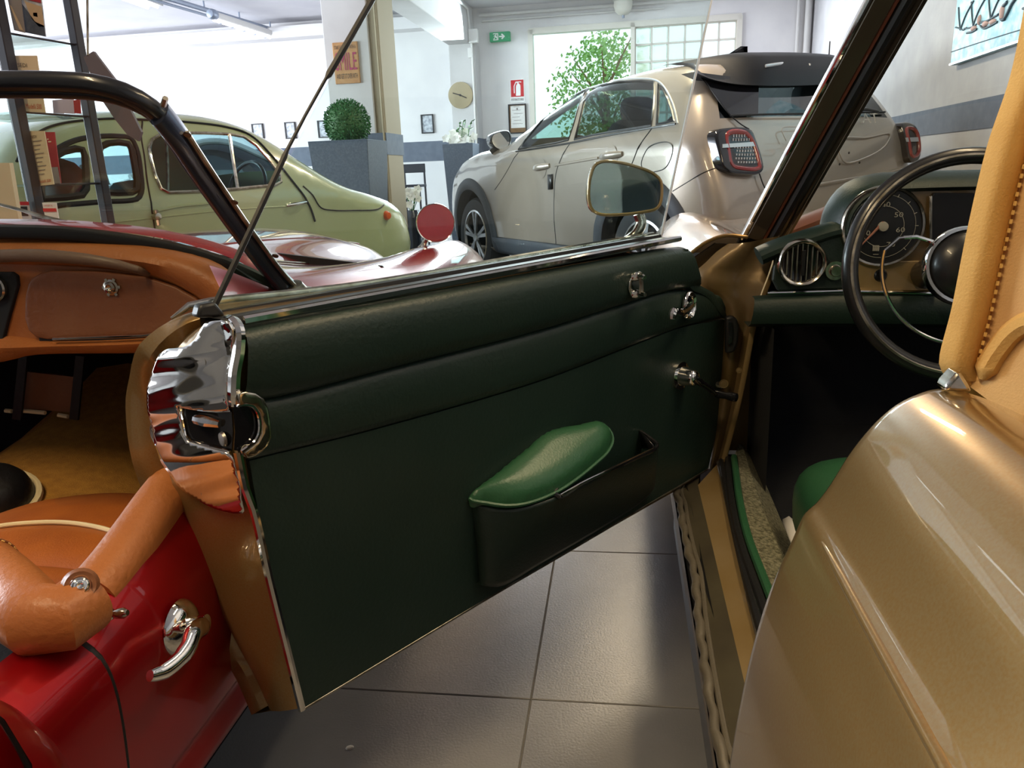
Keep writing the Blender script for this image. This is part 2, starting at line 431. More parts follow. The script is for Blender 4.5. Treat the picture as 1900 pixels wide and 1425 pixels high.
tag(mb.build('foliage', 'leaf_bright', tree, smooth=False, weld=False), kind='stuff')
gp = MB(); rbox(gp, -14, 4, .21, 16, -.12, -.06); tag(gp.build('trim_9', 'concrete_ground', smooth=False), kind='structure')

# column at the end of the beam, main pillar
c0, _ = rw(836, 160, -.3); c1, _ = rw(884, 160, -.3)
mb = MB(); rbox(mb, c0, c1, -.3, .0, 0, zb); struct(mb.build('trim_4', 'column_wall', smooth=False, bevel=.006))
mb = MB(); rbox(mb, c0-.004, c1+.004, -.305, -.01, zs0, zs1); struct(mb.build('trim_5', 'wall_stripe', smooth=False))
PB = -3.55    # pillar front face
pl = on(612, 200, RC+RY*PB, RY); pr = on(694, 200, RC+RY*PB, RY); pa0 = (pl-RC).dot(RX); pa1 = (pr-RC).dot(RX)
mb = MB(); rbox(mb, pa0, pa1, PB, PB+.5, 0, CEIL); pil = struct(mb.build('trim_7', 'column_wall', smooth=False, bevel=.008))
mb = MB(); rbox(mb, pa1-.001, pa1+.09, PB+.02, PB+.48, 0, CEIL); mb.build('pillar_casing', 'pillar_tan', pil, smooth=False, bevel=.012)
zp1, zp0 = rw(715, 246, PB)[1], rw(715, 287, PB)[1]
mb = MB(); rbox(mb, pa0-.004, pa1+.094, PB-.004, PB+.504, zp0, zp1); mb.build('painted_band', 'wall_stripe', pil, smooth=False)
mb = MB(); mb.tube([R3(pa1+.075, PB+.0, z) for z in (.3, 1.2, CEIL)], .012, 8); mb.build('conduit', 'pillar_tan', pil)
# lintel in the left bay
q0, zl1 = rw(560, 60); _, zl0 = rw(560, 74)
mb = MB(); rbox(mb, -12.5, c0, -.25, 0, zl0, zl0+.14); struct(mb.build('trim_6', 'white_wall', smooth=False))

# pipes
def pipe(name, pts, r, m, label):
    o = MB().tube(pts, r, 10).build(name, m); tag(o, label, 'pipe', 'pipes and conduits on the walls'); return o
zc = rw(1000, 36)[1]
pipe('ceiling_pipe', [R3(c1+.02, -.03, 2.93), R3(-2, -.03, 2.93), R3(-.05, -.03, 2.93)], .022, 'pipe_white', 'white pipe running along the top of the rear wall under the ceiling')
pipe('ceiling_pipe', [R3(c1+.05, -.03, 2.86), R3(-2.2, -.03, 2.86), R3(-1.75, -.03, 2.86)], .012, 'pipe_white', 'thin white conduit below the ceiling pipe, ending at the dome lamp')
pipe('wall_conduit', [R3(c1-.03, -.315, 2.62), R3(c1-.03, -.315, 1.5), R3(c1-.03, -.315, .1)], .014, 'pipe_white', 'white vertical conduit down the right edge of the clock column')
pipe('beam_conduit', [R3(aR+.012, -.32, 2.72), R3(aR+.012, -.4, 2.95), R3(aR+.012, -6, 2.96)], .016, 'pipe_white', 'white conduit along the upper edge of the ceiling beam')
pipe('corner_pipe', [R3(-.06, -.05, 0), R3(-.06, -.05, 1.5), R3(-.06, -.05, CEIL)], .04, 'pipe_white', 'thick white drain pipe in the right rear corner of the room')
pipe('corner_pipe', [R3(-.17, -.04, 0), R3(-.17, -.04, 1.5), R3(-.17, -.04, CEIL)], .022, 'pipe_white', 'thin white pipe left of the thick corner drain pipe')
jb = MB(); rbox(jb, c1-.06, c1+.06, -.38, -.3, 2.56, 2.72); tag(center(jb.build('junction_box', 'pipe_white', smooth=False, bevel=.008)), 'white square junction box where beam and column meet', 'box')
# dome lamp
p = R3(rw(1157, 20)[0], -.16, rw(1157, 20)[1])
lamp = empty('dome_lamp', (p.x, p.y, p.z), 'white glass dome lamp under the ceiling at the rear wall', 'lamp')
MB().lathe([(.0, -.17), (.06, -.16), (.1, -.12), (.115, -.06), (.11, 0)], p+V((0, 0, .09)), (0, 0, 1), 24).build('globe', 'white_trim', lamp)
MB().lathe([(.0, .05), (.125, .05), (.125, .0), (.0, .0)], p+V((0, 0, .08)), (0, 0, 1), 24).build('base', 'pipe_white', lamp)
MB().lathe([(.0, -.02), (.018, -.02), (.018, .02), (.0, .02)], p+V((0, 0, -.09)), (0, 0, 1), 10).build('knob', 'pipe_grey', lamp)

# lamps and conduits of the left bay
def at_ceil(px, py, z): return at_z(px, py, z)
a, b = at_ceil(395, 22, CEIL-.09), at_ceil(528, 62, CEIL-.09); a = a + (a-b)*1.2
cond = empty('cable_tray', (b.x, b.y, CEIL-.13), 'grey blue cable tray running under the left bay ceiling', 'cable tray')
MB().tube([a, a.lerp(b, .5), b], .028, 8).build('upper_pipe', 'pipe_grey', cond)
MB().tube([a+V((0, 0, -.06)), b+V((0, 0, -.06))], .016, 8).build('lower_pipe', 'pipe_grey', cond)
MB().box(b, (.12, .12, .12)).build('end_box', 'pipe_grey', cond, smooth=False, bevel=.01)
for k in range(5):
    q = a.lerp(b, .1+.2*k); MB().tube([q+V((0, 0, .0)), q+V((0, 0, .10))], .01, 6).build('hanger', 'pipe_grey', cond)
p0, p1 = at_ceil(395, 27, CEIL-.28), at_ceil(500, 61, CEIL-.28)
bat = empty('batten_light', (p0.x, p0.y, p0.z), 'long fluorescent batten hanging below the cable tray, pale round end cap', 'lamp')
MB().tube([p0, p1], .04, 10).build('housing', 'pipe_white', bat)
MB().tube([p0+V((0, 0, -.05)), p1+V((0, 0, -.05))], .02, 8).build('tube', 'glow_cool', bat)
d = (p1-p0).normalized()
MB().lathe([(.0, -.07), (.04, -.06), (.055, -.03), (.055, .03), (.04, .05)], p0, d, 16).build('end_cap', 'pipe_grey', bat)
for k in range(5): MB().box(p0.lerp(p1, .1+.2*k)+V((0, 0, -.05)), (.03, .03, .05)).build('clip', 'pipe_grey', bat, smooth=False)
p0, p1 = at_ceil(150, -40, CEIL-.05), at_ceil(287, 11, CEIL-.05)
fx = empty('ceiling_light', (p1.x, p1.y, CEIL-.08), 'fluorescent ceiling fitting at top left above the display rack', 'lamp')
d = (p1-p0).normalized(); sd = d.cross(V((0, 0, 1)))
MB().box((p0+p1)/2+V((0, 0, .02)), ((p1-p0).length, .22, .06), (d, sd, V((0, 0, 1)))).build('housing', 'pipe_white', fx, smooth=False, bevel=.01)
for s in (-.06, .06): MB().tube([p0+sd*s+d*.05+V((0, 0, -.025)), p1+sd*s-d*.05+V((0, 0, -.025))], .016, 8).build('tube', 'glow_cool', fx)
# warm fittings over the near cars (out of frame, they light the cars and show in the paint)
def fitting(c, L, dirv, label, lamp_m='glow_tube'):
    e = empty('ceiling_light', (c[0], c[1], CEIL-.1), label, 'lamp', 'twin tube ceiling fittings'); d = V(dirv).normalized(); sd = d.cross(V((0, 0, 1))); c = V((c[0], c[1], CEIL-.06))
    MB().box(c+V((0, 0, .02)), (L, .2, .08), (d, sd, V((0, 0, 1)))).build('housing', 'pipe_white', e, smooth=False, bevel=.01)
    for s in (-.05, .05): MB().tube([c+d*(-L/2+.04)+sd*s+V((0, 0, -.035)), c+d*(L/2-.04)+sd*s+V((0, 0, -.035))], .018, 8).build('tube', lamp_m, e)

# things on the rear wall ------------------------------------------------
def wall_panel(px0, py0, px1, py1, b=0, th=.03):
    a0, z1 = rw(px0, py0, b); a1, z0 = rw(px1, py1, b); return a0, a1, z0, z1
# exit sign
a0, a1, z0, z1 = wall_panel(910, 62, 948, 77)
ex = empty('exit_sign', R3((a0+a1)/2, -.05, z0), 'green emergency exit sign with white figure and right arrow', 'sign')
mb = MB(); rbox(mb, a0, a1, -.07, -.0, z0, z1); mb.build('case', 'sign_green', ex, smooth=False, bevel=.004)
mb = MB(); h = z1-z0; ac = a0+(a1-a0)*.62; zc = (z0+z1)/2
mb.prism([R3(ac+h*x, -.072, zc+h*y) for x, y in ((-.35, .07), (.0, .07), (-.12, .24), (.02, .3), (.33, .0), (.02, -.3), (-.12, -.24), (.0, -.07), (-.35, -.07))], RY*.004)
mb.build('arrow', 'sign_white', ex, smooth=False)
mb = MB(); ac = a0+(a1-a0)*.3
for pts in ([(-.3, -.36), (.3, -.36), (.3, -.28), (-.3, -.28)], [(-.3, .36), (.3, .36), (.3, .28), (-.3, .28)], [(.2, -.36), (.3, -.36), (.3, .36), (.2, .36)], [(-.28, -.22), (-.18, -.26), (.02, -.02), (.12, -.24), (.2, -.2), (.1, .1), (-.02, .2), (-.22, .1), (-.2, .04), (-.08, .06), (-.1, -.04)], [(.0, .2), (.1, .2), (.1, .28), (.0, .28)]):
    mb.prism([R3(ac+h*x, -.0725, zc+h*y) for x, y in pts], RY*.003)
mb.build('running_figure', 'sign_white', ex, smooth=False)
# extinguisher sign
a0, a1, z0, z1 = wall_panel(946, 148, 974, 189); h = z1-z0; w = a1-a0
es = empty('extinguisher_sign', R3((a0+a1)/2, -.01, z0), 'red and white fire extinguisher sign above the framed certificate', 'sign')
mb = MB(); rbox(mb, a0, a1, -.006, .0, z0, z1); mb.build('board', 'sign_white', es, smooth=False)
mb = MB(); rbox(mb, a0+.01, a1-.01, -.009, -.005, z0+h*.24, z1-.008); mb.build('red_field', 'sign_red', es, smooth=False)
ac = (a0+a1)/2+w*.06; zc = z0+h*.6; mb = MB()
mb.prism([R3(ac+w*x, -.011, zc+h*y) for x, y in ((-.16, -.32), (.16, -.32), (.17, .12), (.1, .2), (.05, .22), (.05, .27), (.22, .25), (.22, .3), (-.16, .3), (-.3, .1), (-.3, -.2), (-.24, -.2), (-.24, .1), (-.13, .25), (-.05, .25), (-.05, .21), (-.14, .12))], RY*.004)
mb.build('extinguisher_mark', 'sign_white', es, smooth=False)
text_mb('ESTINTORE', R3(a0+.012, -.008, z0+h*.06), RX, (0, 0, 1), h*.11, width=w-.024).build('lettering', 'frame_dark', es, smooth=False)
# framed certificate
def framed(px0, py0, px1, py1, name, label, inner, fm='frame_dark', b=0, lines=True):
    a0, a1, z0, z1 = wall_panel(px0, py0, px1, py1, b)
    e = empty(name, R3((a0+a1)/2, b-.01, z0), label, 'picture', 'small framed photographs on the rear wall' if name == 'picture' else None)
    mb = MB(); t = .014
    for q in ((a0, a1, z0, z0+t), (a0, a1, z1-t, z1), (a0, a0+t, z0, z1), (a1-t, a1, z0, z1)): rbox(mb, q[0], q[1], b-.025, b-.001, q[2], q[3])
    mb.build('frame', fm, e, smooth=False)
    mb = MB(); rbox(mb, a0+t, a1-t, b-.012, b-.004, z0+t, z1-t); mb.build('print', inner, e, smooth=False)
    return e, a0, a1, z0, z1
e, a0, a1, z0, z1 = framed(943, 194, 978, 247, 'certificate', 'framed white certificate under the fire extinguisher sign', 'wood')
mb = MB(); rbox(mb, a0+.03, a1-.02, -.014, -.011, z0+.07, z1-.022); mb.build('sheet', 'paper', e, smooth=False)
mb = MB(); w = a1-a0
for k in range(6): rbox(mb, a0+.05+.02*(k % 2), a1-.05-.02*(k % 3), -.0155, -.0135, z0+.12+k*.042, z0+.125+k*.042)
mb.box(R3((a0+a1)/2, -.015, z1-.06), (.02, .002, .025), AX); mb.build('printed_lines', 'card_grey', e, smooth=False)
framed(467, 230, 491, 257, 'picture', 'small black framed photograph on the left bay wall, leftmost of four', 'photo_grey')
framed(528, 227, 551, 257, 'picture', 'small black framed photograph second from left on left bay wall', 'photo_grey')
framed(589, 224, 616, 255, 'picture', 'small black framed photograph partly hidden behind the boxwood ball', 'photo_grey')
framed(781, 213, 806, 247, 'picture', 'small black framed photograph between the pillar and the clock column', 'photo_grey')
# clock on the column
q = rw(855, 177, -.3); c = R3(q[0], -.3, q[1]); r = (rw(878, 177, -.3)[0]-q[0])
ck = empty('wall_clock', c+RY*-.02, 'round brushed brass wall clock with thin black hands on the column', 'clock')
MB().lathe([(.0, .03), (r*.98, .022), (r, .015), (r, .0), (0, 0)], c, -RY, 48).build('dial', 'brass_disc', ck)
for ang, L, wd in ((radians(162), .62, .012), (radians(-25), .55, .012)):
    d = RX*cos(ang)+V((0, 0, 1))*sin(ang); MB().tube([c-RY*.034-d*r*.05, c-RY*.034+d*r*L], .006, 6).build('hand', 'frame_dark', ck)
MB().lathe([(.0, .045), (.014, .042), (.014, .02)], c, -RY, 12).build('hub', 'frame_dark', ck)
# thermostat on the column
q = rw(873, 98, -.3); mb = MB(); rbox(mb, q[0]-.03, q[0]+.03, -.33, -.3, q[1]-.06, q[1]+.06); tag(center(mb.build('thermostat', 'pipe_white', smooth=False, bevel=.008)), 'small white sensor box above the clock on the column', 'box')
# tin sign on the pillar
P0 = RC+RY*PB
def pq(px, py): q = on(px, py, P0, RY)-RC; return q.dot(RX), q.z
a0, z1 = pq(617, 80); a1, z0 = pq(670, 154)
ts = empty('pillar_sign', R3((a0+a1)/2, PB-.015, z0), 'tan vintage sign with plum lettering hanging on the pillar', 'sign')
mb = MB(); rbox(mb, a0, a1, PB-.018, PB-.001, z0, z1); mb.build('board', 'sign_tan', ts, smooth=False, bevel=.006)
w = a1-a0; h = z1-z0
def stext(t, fx, fz, fw, fh, m, name): text_mb(t, R3(a0+w*fx, PB-.020, z0+h*fz), RX, (0, 0, 1), h*fh, width=w*fw).build(name, m, ts, smooth=False)
stext('START EVERY DAY WITH A', .07, .83, .86, .09, 'ink_dark', 'lettering'); stext('SMILE', .08, .32, .84, .43, 'sign_plum', 'lettering')
stext('AND GET IT OVER WITH', .08, .12, .84, .12, 'ink_dark', 'lettering')

# painting on the right wall
b0, zb0 = rq(1776, 121)
b1 = b0-1.25; zt0 = zb0+.95
pt = empty('wall_painting', RC+RY*((b0+b1)/2)+RX*-.03+V((0, 0, zb0)), 'pale blue relief painting of old cars on the right wall', 'painting')
def W3(u, v, off=.045): return RC+RY*(b0+(b1-b0)*u)-RX*off+V((0, 0, zb0+(zt0-zb0)*v))
MB().prism([W3(0, 0, .002), W3(1, 0, .002), W3(1, 1, .002), W3(0, 1, .002)], -RX*.04).build('canvas', 'painting_blue', pt, smooth=False, bevel=.004)
MB().prism([W3(0, .0, .043), W3(1, .0, .043), W3(1, .012, .043), W3(0, .012, .043)], -RX*.006).build('lower_edge', 'silver_paint', pt, smooth=False)
mb = MB()
def stroke(pts, r=.006): mb.tube(cat([W3(min(.99, p[0]*1.32), p[1]*.34+.05*(1-p[0])-.02) for p in pts], 14), r*.8, 6)
stroke([(.0, .165), (.25, .18), (.6, .185), (1, .21)], .003)
for s in (.0, .12, .27): 
    stroke([(.03+s, .95), (.045+s, .75), (.07+s, .52)]); stroke([(.07+s, .52), (.11+s, .75), (.17+s, .95)])
stroke([(.02, .6), (.07, .54), (.1, .5), (.13, .52)]); stroke([(.11, .52), (.15, .5), (.2, .5), (.22, .52)]); stroke([(.25, .53), (.3, .51), (.36, .53), (.4, .55)], .008)
stroke([(.14, .42), (.19, .41), (.23, .43)], .008); stroke([(.26, .46), (.29, .4), (.33, .4), (.4, .43)], .008); stroke([(.3, .52), (.305, .41)], .007); stroke([(.35, .53), (.36, .48)], .006)
stroke([(.46, .7), (.42, .6), (.43, .45), (.46, .44)], .012); stroke([(.56, .78), (.5, .64), (.47, .5), (.45, .43)], .012)
for u in (.6, .7, .8, .9): stroke([(u, .95), (u+.02, .7), (u+.06, .5)]); stroke([(u-.02, .5), (u+.05, .46), (u+.08, .52)], .008)
mb.build('relief_lines', 'painting_line', pt)
mb = MB()
for u, v, su, sv in ((.36, .46, .035, .03), (.30, .47, .03, .035), (.2, .46, .03, .03), (.43, .56, .015, .09), (.245, .57, .012, .06)):
    c = W3(u*1.32, v*.34+.05*(1-u)-.02, .043); sv *= .5; mb.lathe([(.0, .016), (.6, .013), (.9, .006), (1, 0)], c, -RX, 16); k = len(mb.v)-64
    for i in range(k, len(mb.v)):
        d = mb.v[i]-c; hx = d.dot(RY); hz = d.z; mb.v[i] = c-RX*(-(d.dot(RX)))*-1*-1+RY*(hx*su*1.2)+V((0, 0, hz*sv*.95)) if False else c+RX*d.dot(RX)+RY*(hx*su*1.2)+V((0, 0, hz*sv))
mb.build('relief_forms', 'painting_pink', pt)

# planters ---------------------------------------------------------------
def planter(name, base, w1, w0, h, label, split=False):
    e = empty(name, base, label, 'planter', 'tall dark planters'); mb = MB(); b = V(base)
    rows = []
    for w, z in ((w0/2, 0), (w1/2, h), (w1/2-.02, h), (w1/2-.03, h-.06)):
        rows.append([b+RX*(sx*w)+RY*(sy*w)+V((0, 0, z)) for sx, sy in ((-1, -1), (1, -1), (1, 1), (-1, 1))])
    mb.grid(rows, cu=True); mb.f.append((0, 1, 2, 3)); mb.build('pot', 'planter_grey', e, smooth=False, bevel=.004)
    mb = MB(); k = w1/2-.028; mb.prism([b+RX*(sx*k)+RY*(sy*k)+V((0, 0, h-.07)) for sx, sy in ((-1, -1), (1, -1), (1, 1), (-1, 1))], (0, 0, .03)); mb.build('soil', 'soil', e, smooth=False)
    return e
B1 = PB-.38
q = on(647, 262, RC+RY*B1, RY); h1 = q.z; w1 = (on(704, 262, RC+RY*B1, RY)-on(590, 262, RC+RY*B1, RY)).length*.94
pb = V((q.x, q.y, 0)); e1 = planter('planter', pb, w1, w1*.72, h1, 'tall tapered dark grey planter in front of the pillar')
random.seed(3)
br = .195; bc = pb+V((0, 0, h1+br*.74))
bx = empty('boxwood_ball', (pb.x, pb.y, h1-.04), 'clipped round boxwood ball standing in the tall grey planter', 'plant')
MB().tube([pb+V((0, 0, h1-.05)), bc], .025, 8).build('stem', 'wood', bx)
mb = MB(); mb.lathe([(br*.86*sin(pi*k/14), -br*.86*cos(pi*k/14)) for k in range(15)], bc, (0, 0, 1), 24); mb.build('inner_mass', 'leaf_dark', bx)
mb = MB(); N = 2600
for k in range(N):
    z = 1-2*(k+.5)/N; th = k*2.399963; r = sqrt(1-z*z); d = V((r*cos(th), r*sin(th), z))
    c = bc+d*br*random.uniform(.8, .97); t = (d+V((random.gauss(0, .5), random.gauss(0, .5), random.gauss(0, .5)))).normalized(); s = t.orthogonal().normalized(); s = (s*cos(k)+t.cross(s)*sin(k))*.006; L = t*.026
    mb.add([c, c+L*.5+s, c+L, c+L*.5-s], [(0, 1, 2, 3)])
tag(mb.build('foliage', 'leaf_green', bx, smooth=False, weld=False), kind='stuff')
B2 = -.85
q = on(855, 267, RC+RY*B2, RY); h2 = q.z; w2 = (on(886, 267, RC+RY*B2, RY)-on(824, 267, RC+RY*B2, RY)).length*.9
pb2 = V((q.x, q.y, 0)); planter('planter', pb2, w2, w2*.7, h2, 'tall dark planter with white blooms below the brass clock')
fl = empty('orchid_bouquet', (pb2.x, pb2.y, h2-.04), 'white orchid blooms with dark leaves in the planter below the clock', 'flowers')
random.seed(5); ml, mp = MB(), MB()
for k in range(16):
    a = random.uniform(0, 2*pi); r = random.uniform(.02, .14); b = pb2+V((r*cos(a), r*sin(a)*.6, h2-.05)); hh = random.uniform(.08, .2)
    side = -1 if k < 10 else 1
    tp_ = b+V((side*.05+random.uniform(-.06, .06), 0, hh+(.12 if side > 0 else 0)))
    ml.tube([b, (b+tp_)/2+V((.01, 0, .02)), tp_], .004, 5)
    if side < 0:
        for f in range(2):
            c = tp_+V((random.uniform(-.04, .04), random.uniform(-.04, .02), random.uniform(-.05, .02)))
            for j in range(5):
                t = j*2*pi/5+k; d = V((cos(t), -.25, sin(t))); s = V((-sin(t), 0, cos(t)))*.022
                mp.add([c, c+d*.03+s, c+d*.055, c+d*.03-s], [(0, 1, 2, 3)])
    else:
        for f in range(7):
            c = b.lerp(tp_, .35+.1*f); t = random.uniform(0, 6.3); d = V((cos(t), sin(t)*.6, .4)); s = V((-sin(t), cos(t), 0))*.016
            ml.add([c, c+d*.04+s, c+d*.08, c+d*.04-s], [(0, 1, 2, 3)])
ml.build('leaves', 'leaf_dark', fl, weld=False); mp.build('blooms', 'petal', fl, weld=False)
# black stool and little vase by the pillar
B3 = -1.6
q = on(763, 316, RC+RY*B3, RY); sw = .26
st = empty('bar_stool', (q.x, q.y, 0), 'slim black bar stool with low back between pillar and planter', 'stool')
sb = V((q.x, q.y, 0)); zt = on(763, 304, RC+RY*B3, RY).z; zsit = on(763, 345, RC+RY*B3, RY).z
mb = MB(); mb.box(sb+V((0, 0, zsit)), (.27, .27, .03), AX); mb.build('seat', 'stool_black', st, smooth=False, bevel=.006)
mb = MB(); mb.box(sb+RY*.12+V((0, 0, zt-.05)), (.27, .02, .1), AX); mb.build('backrest', 'stool_black', st, smooth=False, bevel=.006)
for sx in (-1, 1):
    for sy in (-1, 1): MB().tube([sb+RX*(sx*.125)+RY*(sy*.12), sb+RX*(sx*.12)+RY*(sy*.12)+V((0, 0, zt if sy > 0 else zsit))], .012, 6).build('leg', 'stool_black', st)
MB().tube([sb+RX*s[0]*.12+RY*s[1]*.12+V((0, 0, .3)) for s in ((-1, -1), (1, -1), (1, 1), (-1, 1))], .008, 6, closed=True).build('footrest', 'stool_black', st)
B4 = -2.6
q = on(763, 372, RC+RY*B4, RY); vb = V((q.x, q.y, 0))
vs = empty('floor_vase', vb, 'ribbed dark floor vase with small white flowers beside the pillar', 'vase')
MB().lathe([(.06, 0), (.09, .02)]+[(.085+.008*(k % 2), .05+.03*k) for k in range(int((q.z-.16)/.03))]+[(.07, q.z-.1)], vb, (0, 0, 1), 20).build('body', 'dark_blue_paint', vs)
ml, mp = MB(), MB()
for k in range(12):
    t = random.uniform(0, 6.3); tp_ = vb+V((cos(t)*.08, sin(t)*.08, q.z-.02+random.uniform(-.05, .14))); ml.tube([vb+V((0, 0, q.z-.14)), tp_], .004, 5)
    for j in range(5):
        u = j*2*pi/5; d = V((cos(u), -.3, sin(u))); s = V((-sin(u), 0, cos(u)))*.02; mp.add([tp_, tp_+d*.025+s, tp_+d*.05, tp_+d*.025-s], [(0, 1, 2, 3)])
ml.build('leaves', 'leaf_green', vs, weld=False); mp.build('blooms', 'petal', vs, weld=False)

fitting((0.95, 5.4), 1.5, (0, 1, 0), 'twin tube ceiling fitting above the open floor by the beige hatchback')
fitting((1.25, 1.15), 1.5, (0.15, 1, 0), 'twin tube ceiling fitting above the gold convertible')
fitting((-1.0, -0.2), 1.5, (0.15, 1, 0), 'twin tube ceiling fitting above the red roadster cockpit')
# ================================================================== gold convertible with its open door
Zv = V((0, 0, 1))
GU = TU; GE = TE; G0 = V((.232, .791, 0))
def G3(t, l, z): return G0+GU*t+GE*l+Zv*z                       # t forward, l inward from the sill, z up
gold = empty('gold_convertible', (G0.x, G0.y, 0), 'gold vintage convertible at right with open green-trimmed door and tan soft top', 'car')
dP = V((-.305, .9, 0)); dD = V((.70, .714, 0)).normalized(); dN = V((dD.y, -dD.x, 0))
def D3(a, b, z): return dP+dD*a-dN*b+Zv*z                       # a along the door, b outwards, z up
def DX(px, py, b=0.0): return on(px, py, dP-dN*b, dN)           # photo point on the door plane at depth b

# --- door shell
OUT = [(395, 568, .075), (330, 588, .10), (285, 615, .125), (258, 642, .14), (243, 700, .165), (236, 745, .18), (247, 850, .18), (288, 960, .17), (338, 1080, .15), (398, 1190, .12), (440, 1255, .095), (470, 1325, .07)]
FLN = [(398, 590, .05), (350, 606, .075), (315, 632, .095), (292, 660, .11), (277, 705, .135), (271, 745, .145), (282, 850, .148), (322, 960, .138), (368, 1080, .118), (426, 1190, .09), (462, 1250, .068), (492, 1312, .05)]
INN = [(425, 600, 0), (432, 640, 0), (430, 680, 0), (430, 705, 0), (432, 730, 0), (434, 760, 0), (443, 850, 0), (466, 945, 0), (496, 1075, 0), (524, 1190, 0), (540, 1250, 0), (556, 1314, 0)]
N = 40
Oc = cat([DX(*q) for q in OUT], N); Fc = cat([DX(*q) for q in FLN], N); Ic = cat([DX(*q) for q in INN], N)
end_rows = [Oc, [p.lerp(q, .08)-dD*.004 for p, q in zip(Oc, Fc)], [p.lerp(q, .75)-dD*.001 for p, q in zip(Oc, Fc)], [p+dD*.018 for p in Fc], [p.lerp(q, .10)+dD*.018 for p, q in zip(Fc, Ic)], [p.lerp(q, .2)-dD*.004 for p, q in zip(Fc, Ic)]]
for s in (.4, .6, .8, .96, 1): end_rows.append([p.lerp(q, s)-dD*(.010*s*(1-s)*4) for p, q in zip(Fc, Ic)])
mb = MB(); mb.grid(end_rows)
def at_a(p, a): return p+dD*(a-(p-dP).dot(dD))
def sweep_rows(P, taper=1.0):
    rows = []
    def lim(a): return .80-max(0, a-.90)*1.25
    for s in (0, .06, .25, .5, .75, .85, .92, .96, 1):
        r = []
        for p in P:
            a0 = (p-dP).dot(dD); q = at_a(p, a0+(1.05-a0)*s); q.z = q.z if s < .8 else min(q.z, lim(a0+(1.05-a0)*s)); r.append(q)
        rows.append(r)
    return rows
ro = sweep_rows(Oc); mb.grid(ro); ri = sweep_rows([p-dN*.006 for p in Ic]); mb.grid(ri)
mb.grid([[r[0] for r in ro], [r[0] for r in ri]]); mb.grid([[r[-1] for r in ro], [r[-1] for r in ri]]); mb.grid([ro[-1], ri[-1]])
door = mb.build('door', 'gold_paint', gold, ang=50)

# --- green card: top roll, middle band, lower panel
def strip(name, lo, up, prof, m, parent, n=60, base=0.0, ang=60):
    L = cat([DX(*q, base) for q in lo], n); U = cat([DX(*q, base) for q in up], n)
    rows = [[L[j].lerp(U[j], s)+dN*h for j in range(n)] for s, h in prof]
    return MB().grid(rows).build(name, m, parent, ang=ang)
seam1 = [(443, 742), (500, 738), (720, 683), (1000, 612), (1160, 562), (1245, 538), (1292, 532)]
top = [(446, 596), (500, 588), (700, 556), (1000, 503), (1140, 479), (1235, 461), (1276, 470)]
seam2 = [(458, 852), (500, 842), (690, 795), (1000, 705), (1170, 640), (1265, 605), (1346, 588)]
s1b = [(443, 744), (500, 740), (720, 685), (1000, 614), (1160, 564), (1245, 540), (1330, 548)]
bot = [(562, 1312), (680, 1240), (900, 1108), (1060, 1015), (1200, 933), (1270, 892), (1311, 868)]
s2b = [(460, 854), (500, 844), (690, 797), (1000, 707), (1170, 642), (1265, 607), (1347, 592)]
strip('top_roll', seam1, [(446, 604), (500, 592), (700, 557), (1000, 503), (1140, 478), (1230, 462), (1268, 458)], [(-.02, -.004), (0, .002), (.02, .008), (.08, .014), (.25, .019), (.5, .020), (.72, .020), (.86, .016), (.94, .008), (.985, -.002), (1, -.012)], 'green_leather', door)
strip('middle_band', seam2, s1b, [(-.04, -.003), (0, .003), (.03, .006), (.15, .0085), (.5, .010), (.85, .0095), (.95, .007), (1, .004), (1.03, -.004)], 'green_leather', door)
# lower panel follows the latch edge and the hinge edge
nL = 12; Lp = []
left = cat([DX(*q) for q in [(460, 854), (472, 925), (498, 1050), (530, 1190), (562, 1311)]], nL); right = cat([DX(*q) for q in [(1347, 592), (1343, 680), (1332, 770), (1320, 830), (1311, 868)]], nL)
tp = cat([DX(*q) for q in s2b], 60); bt = cat([DX(*q) for q in bot], 60); rows = []
for i in range(nL):
    s = i/(nL-1); r = []
    for j in range(60):
        u = j/59; p = tp[j].lerp(bt[j], s); l = left[i].lerp(right[i], u); l0 = left[0].lerp(right[0], u).lerp(left[-1].lerp(right[-1], u), s); r.append(p+l-l0+dN*.004)
    rows.append(r)
rows = [[p-dN*.014 for p in rows[0]]]+rows+[[p-dN*.014 for p in rows[-1]]]
rows = [[r[0]-dN*.014]+r+[r[-1]-dN*.014] for r in rows]
MB().grid(rows).build('lower_panel', 'green_leather', door, ang=60)
# front shoulder of the card under the quarter of the top roll (rounded end)
rows = []
for s, h in ((0, -.012), (0, .002), (.1, .010), (.5, .012), (.9, .008), (1, -.012)):
    l = cat([DX(*q) for q in [(1262, 462), (1262, 500), (1272, 535), (1300, 550), (1335, 590)]], 16); u = cat([DX(*q) for q in [(1272, 462), (1279, 500), (1292, 525), (1322, 545), (1349, 590)]], 16)
    rows.append([p.lerp(q, s)+dN*h for p, q in zip(l, u)])
MB().grid(rows).build('card_shoulder', 'green_leather', door)
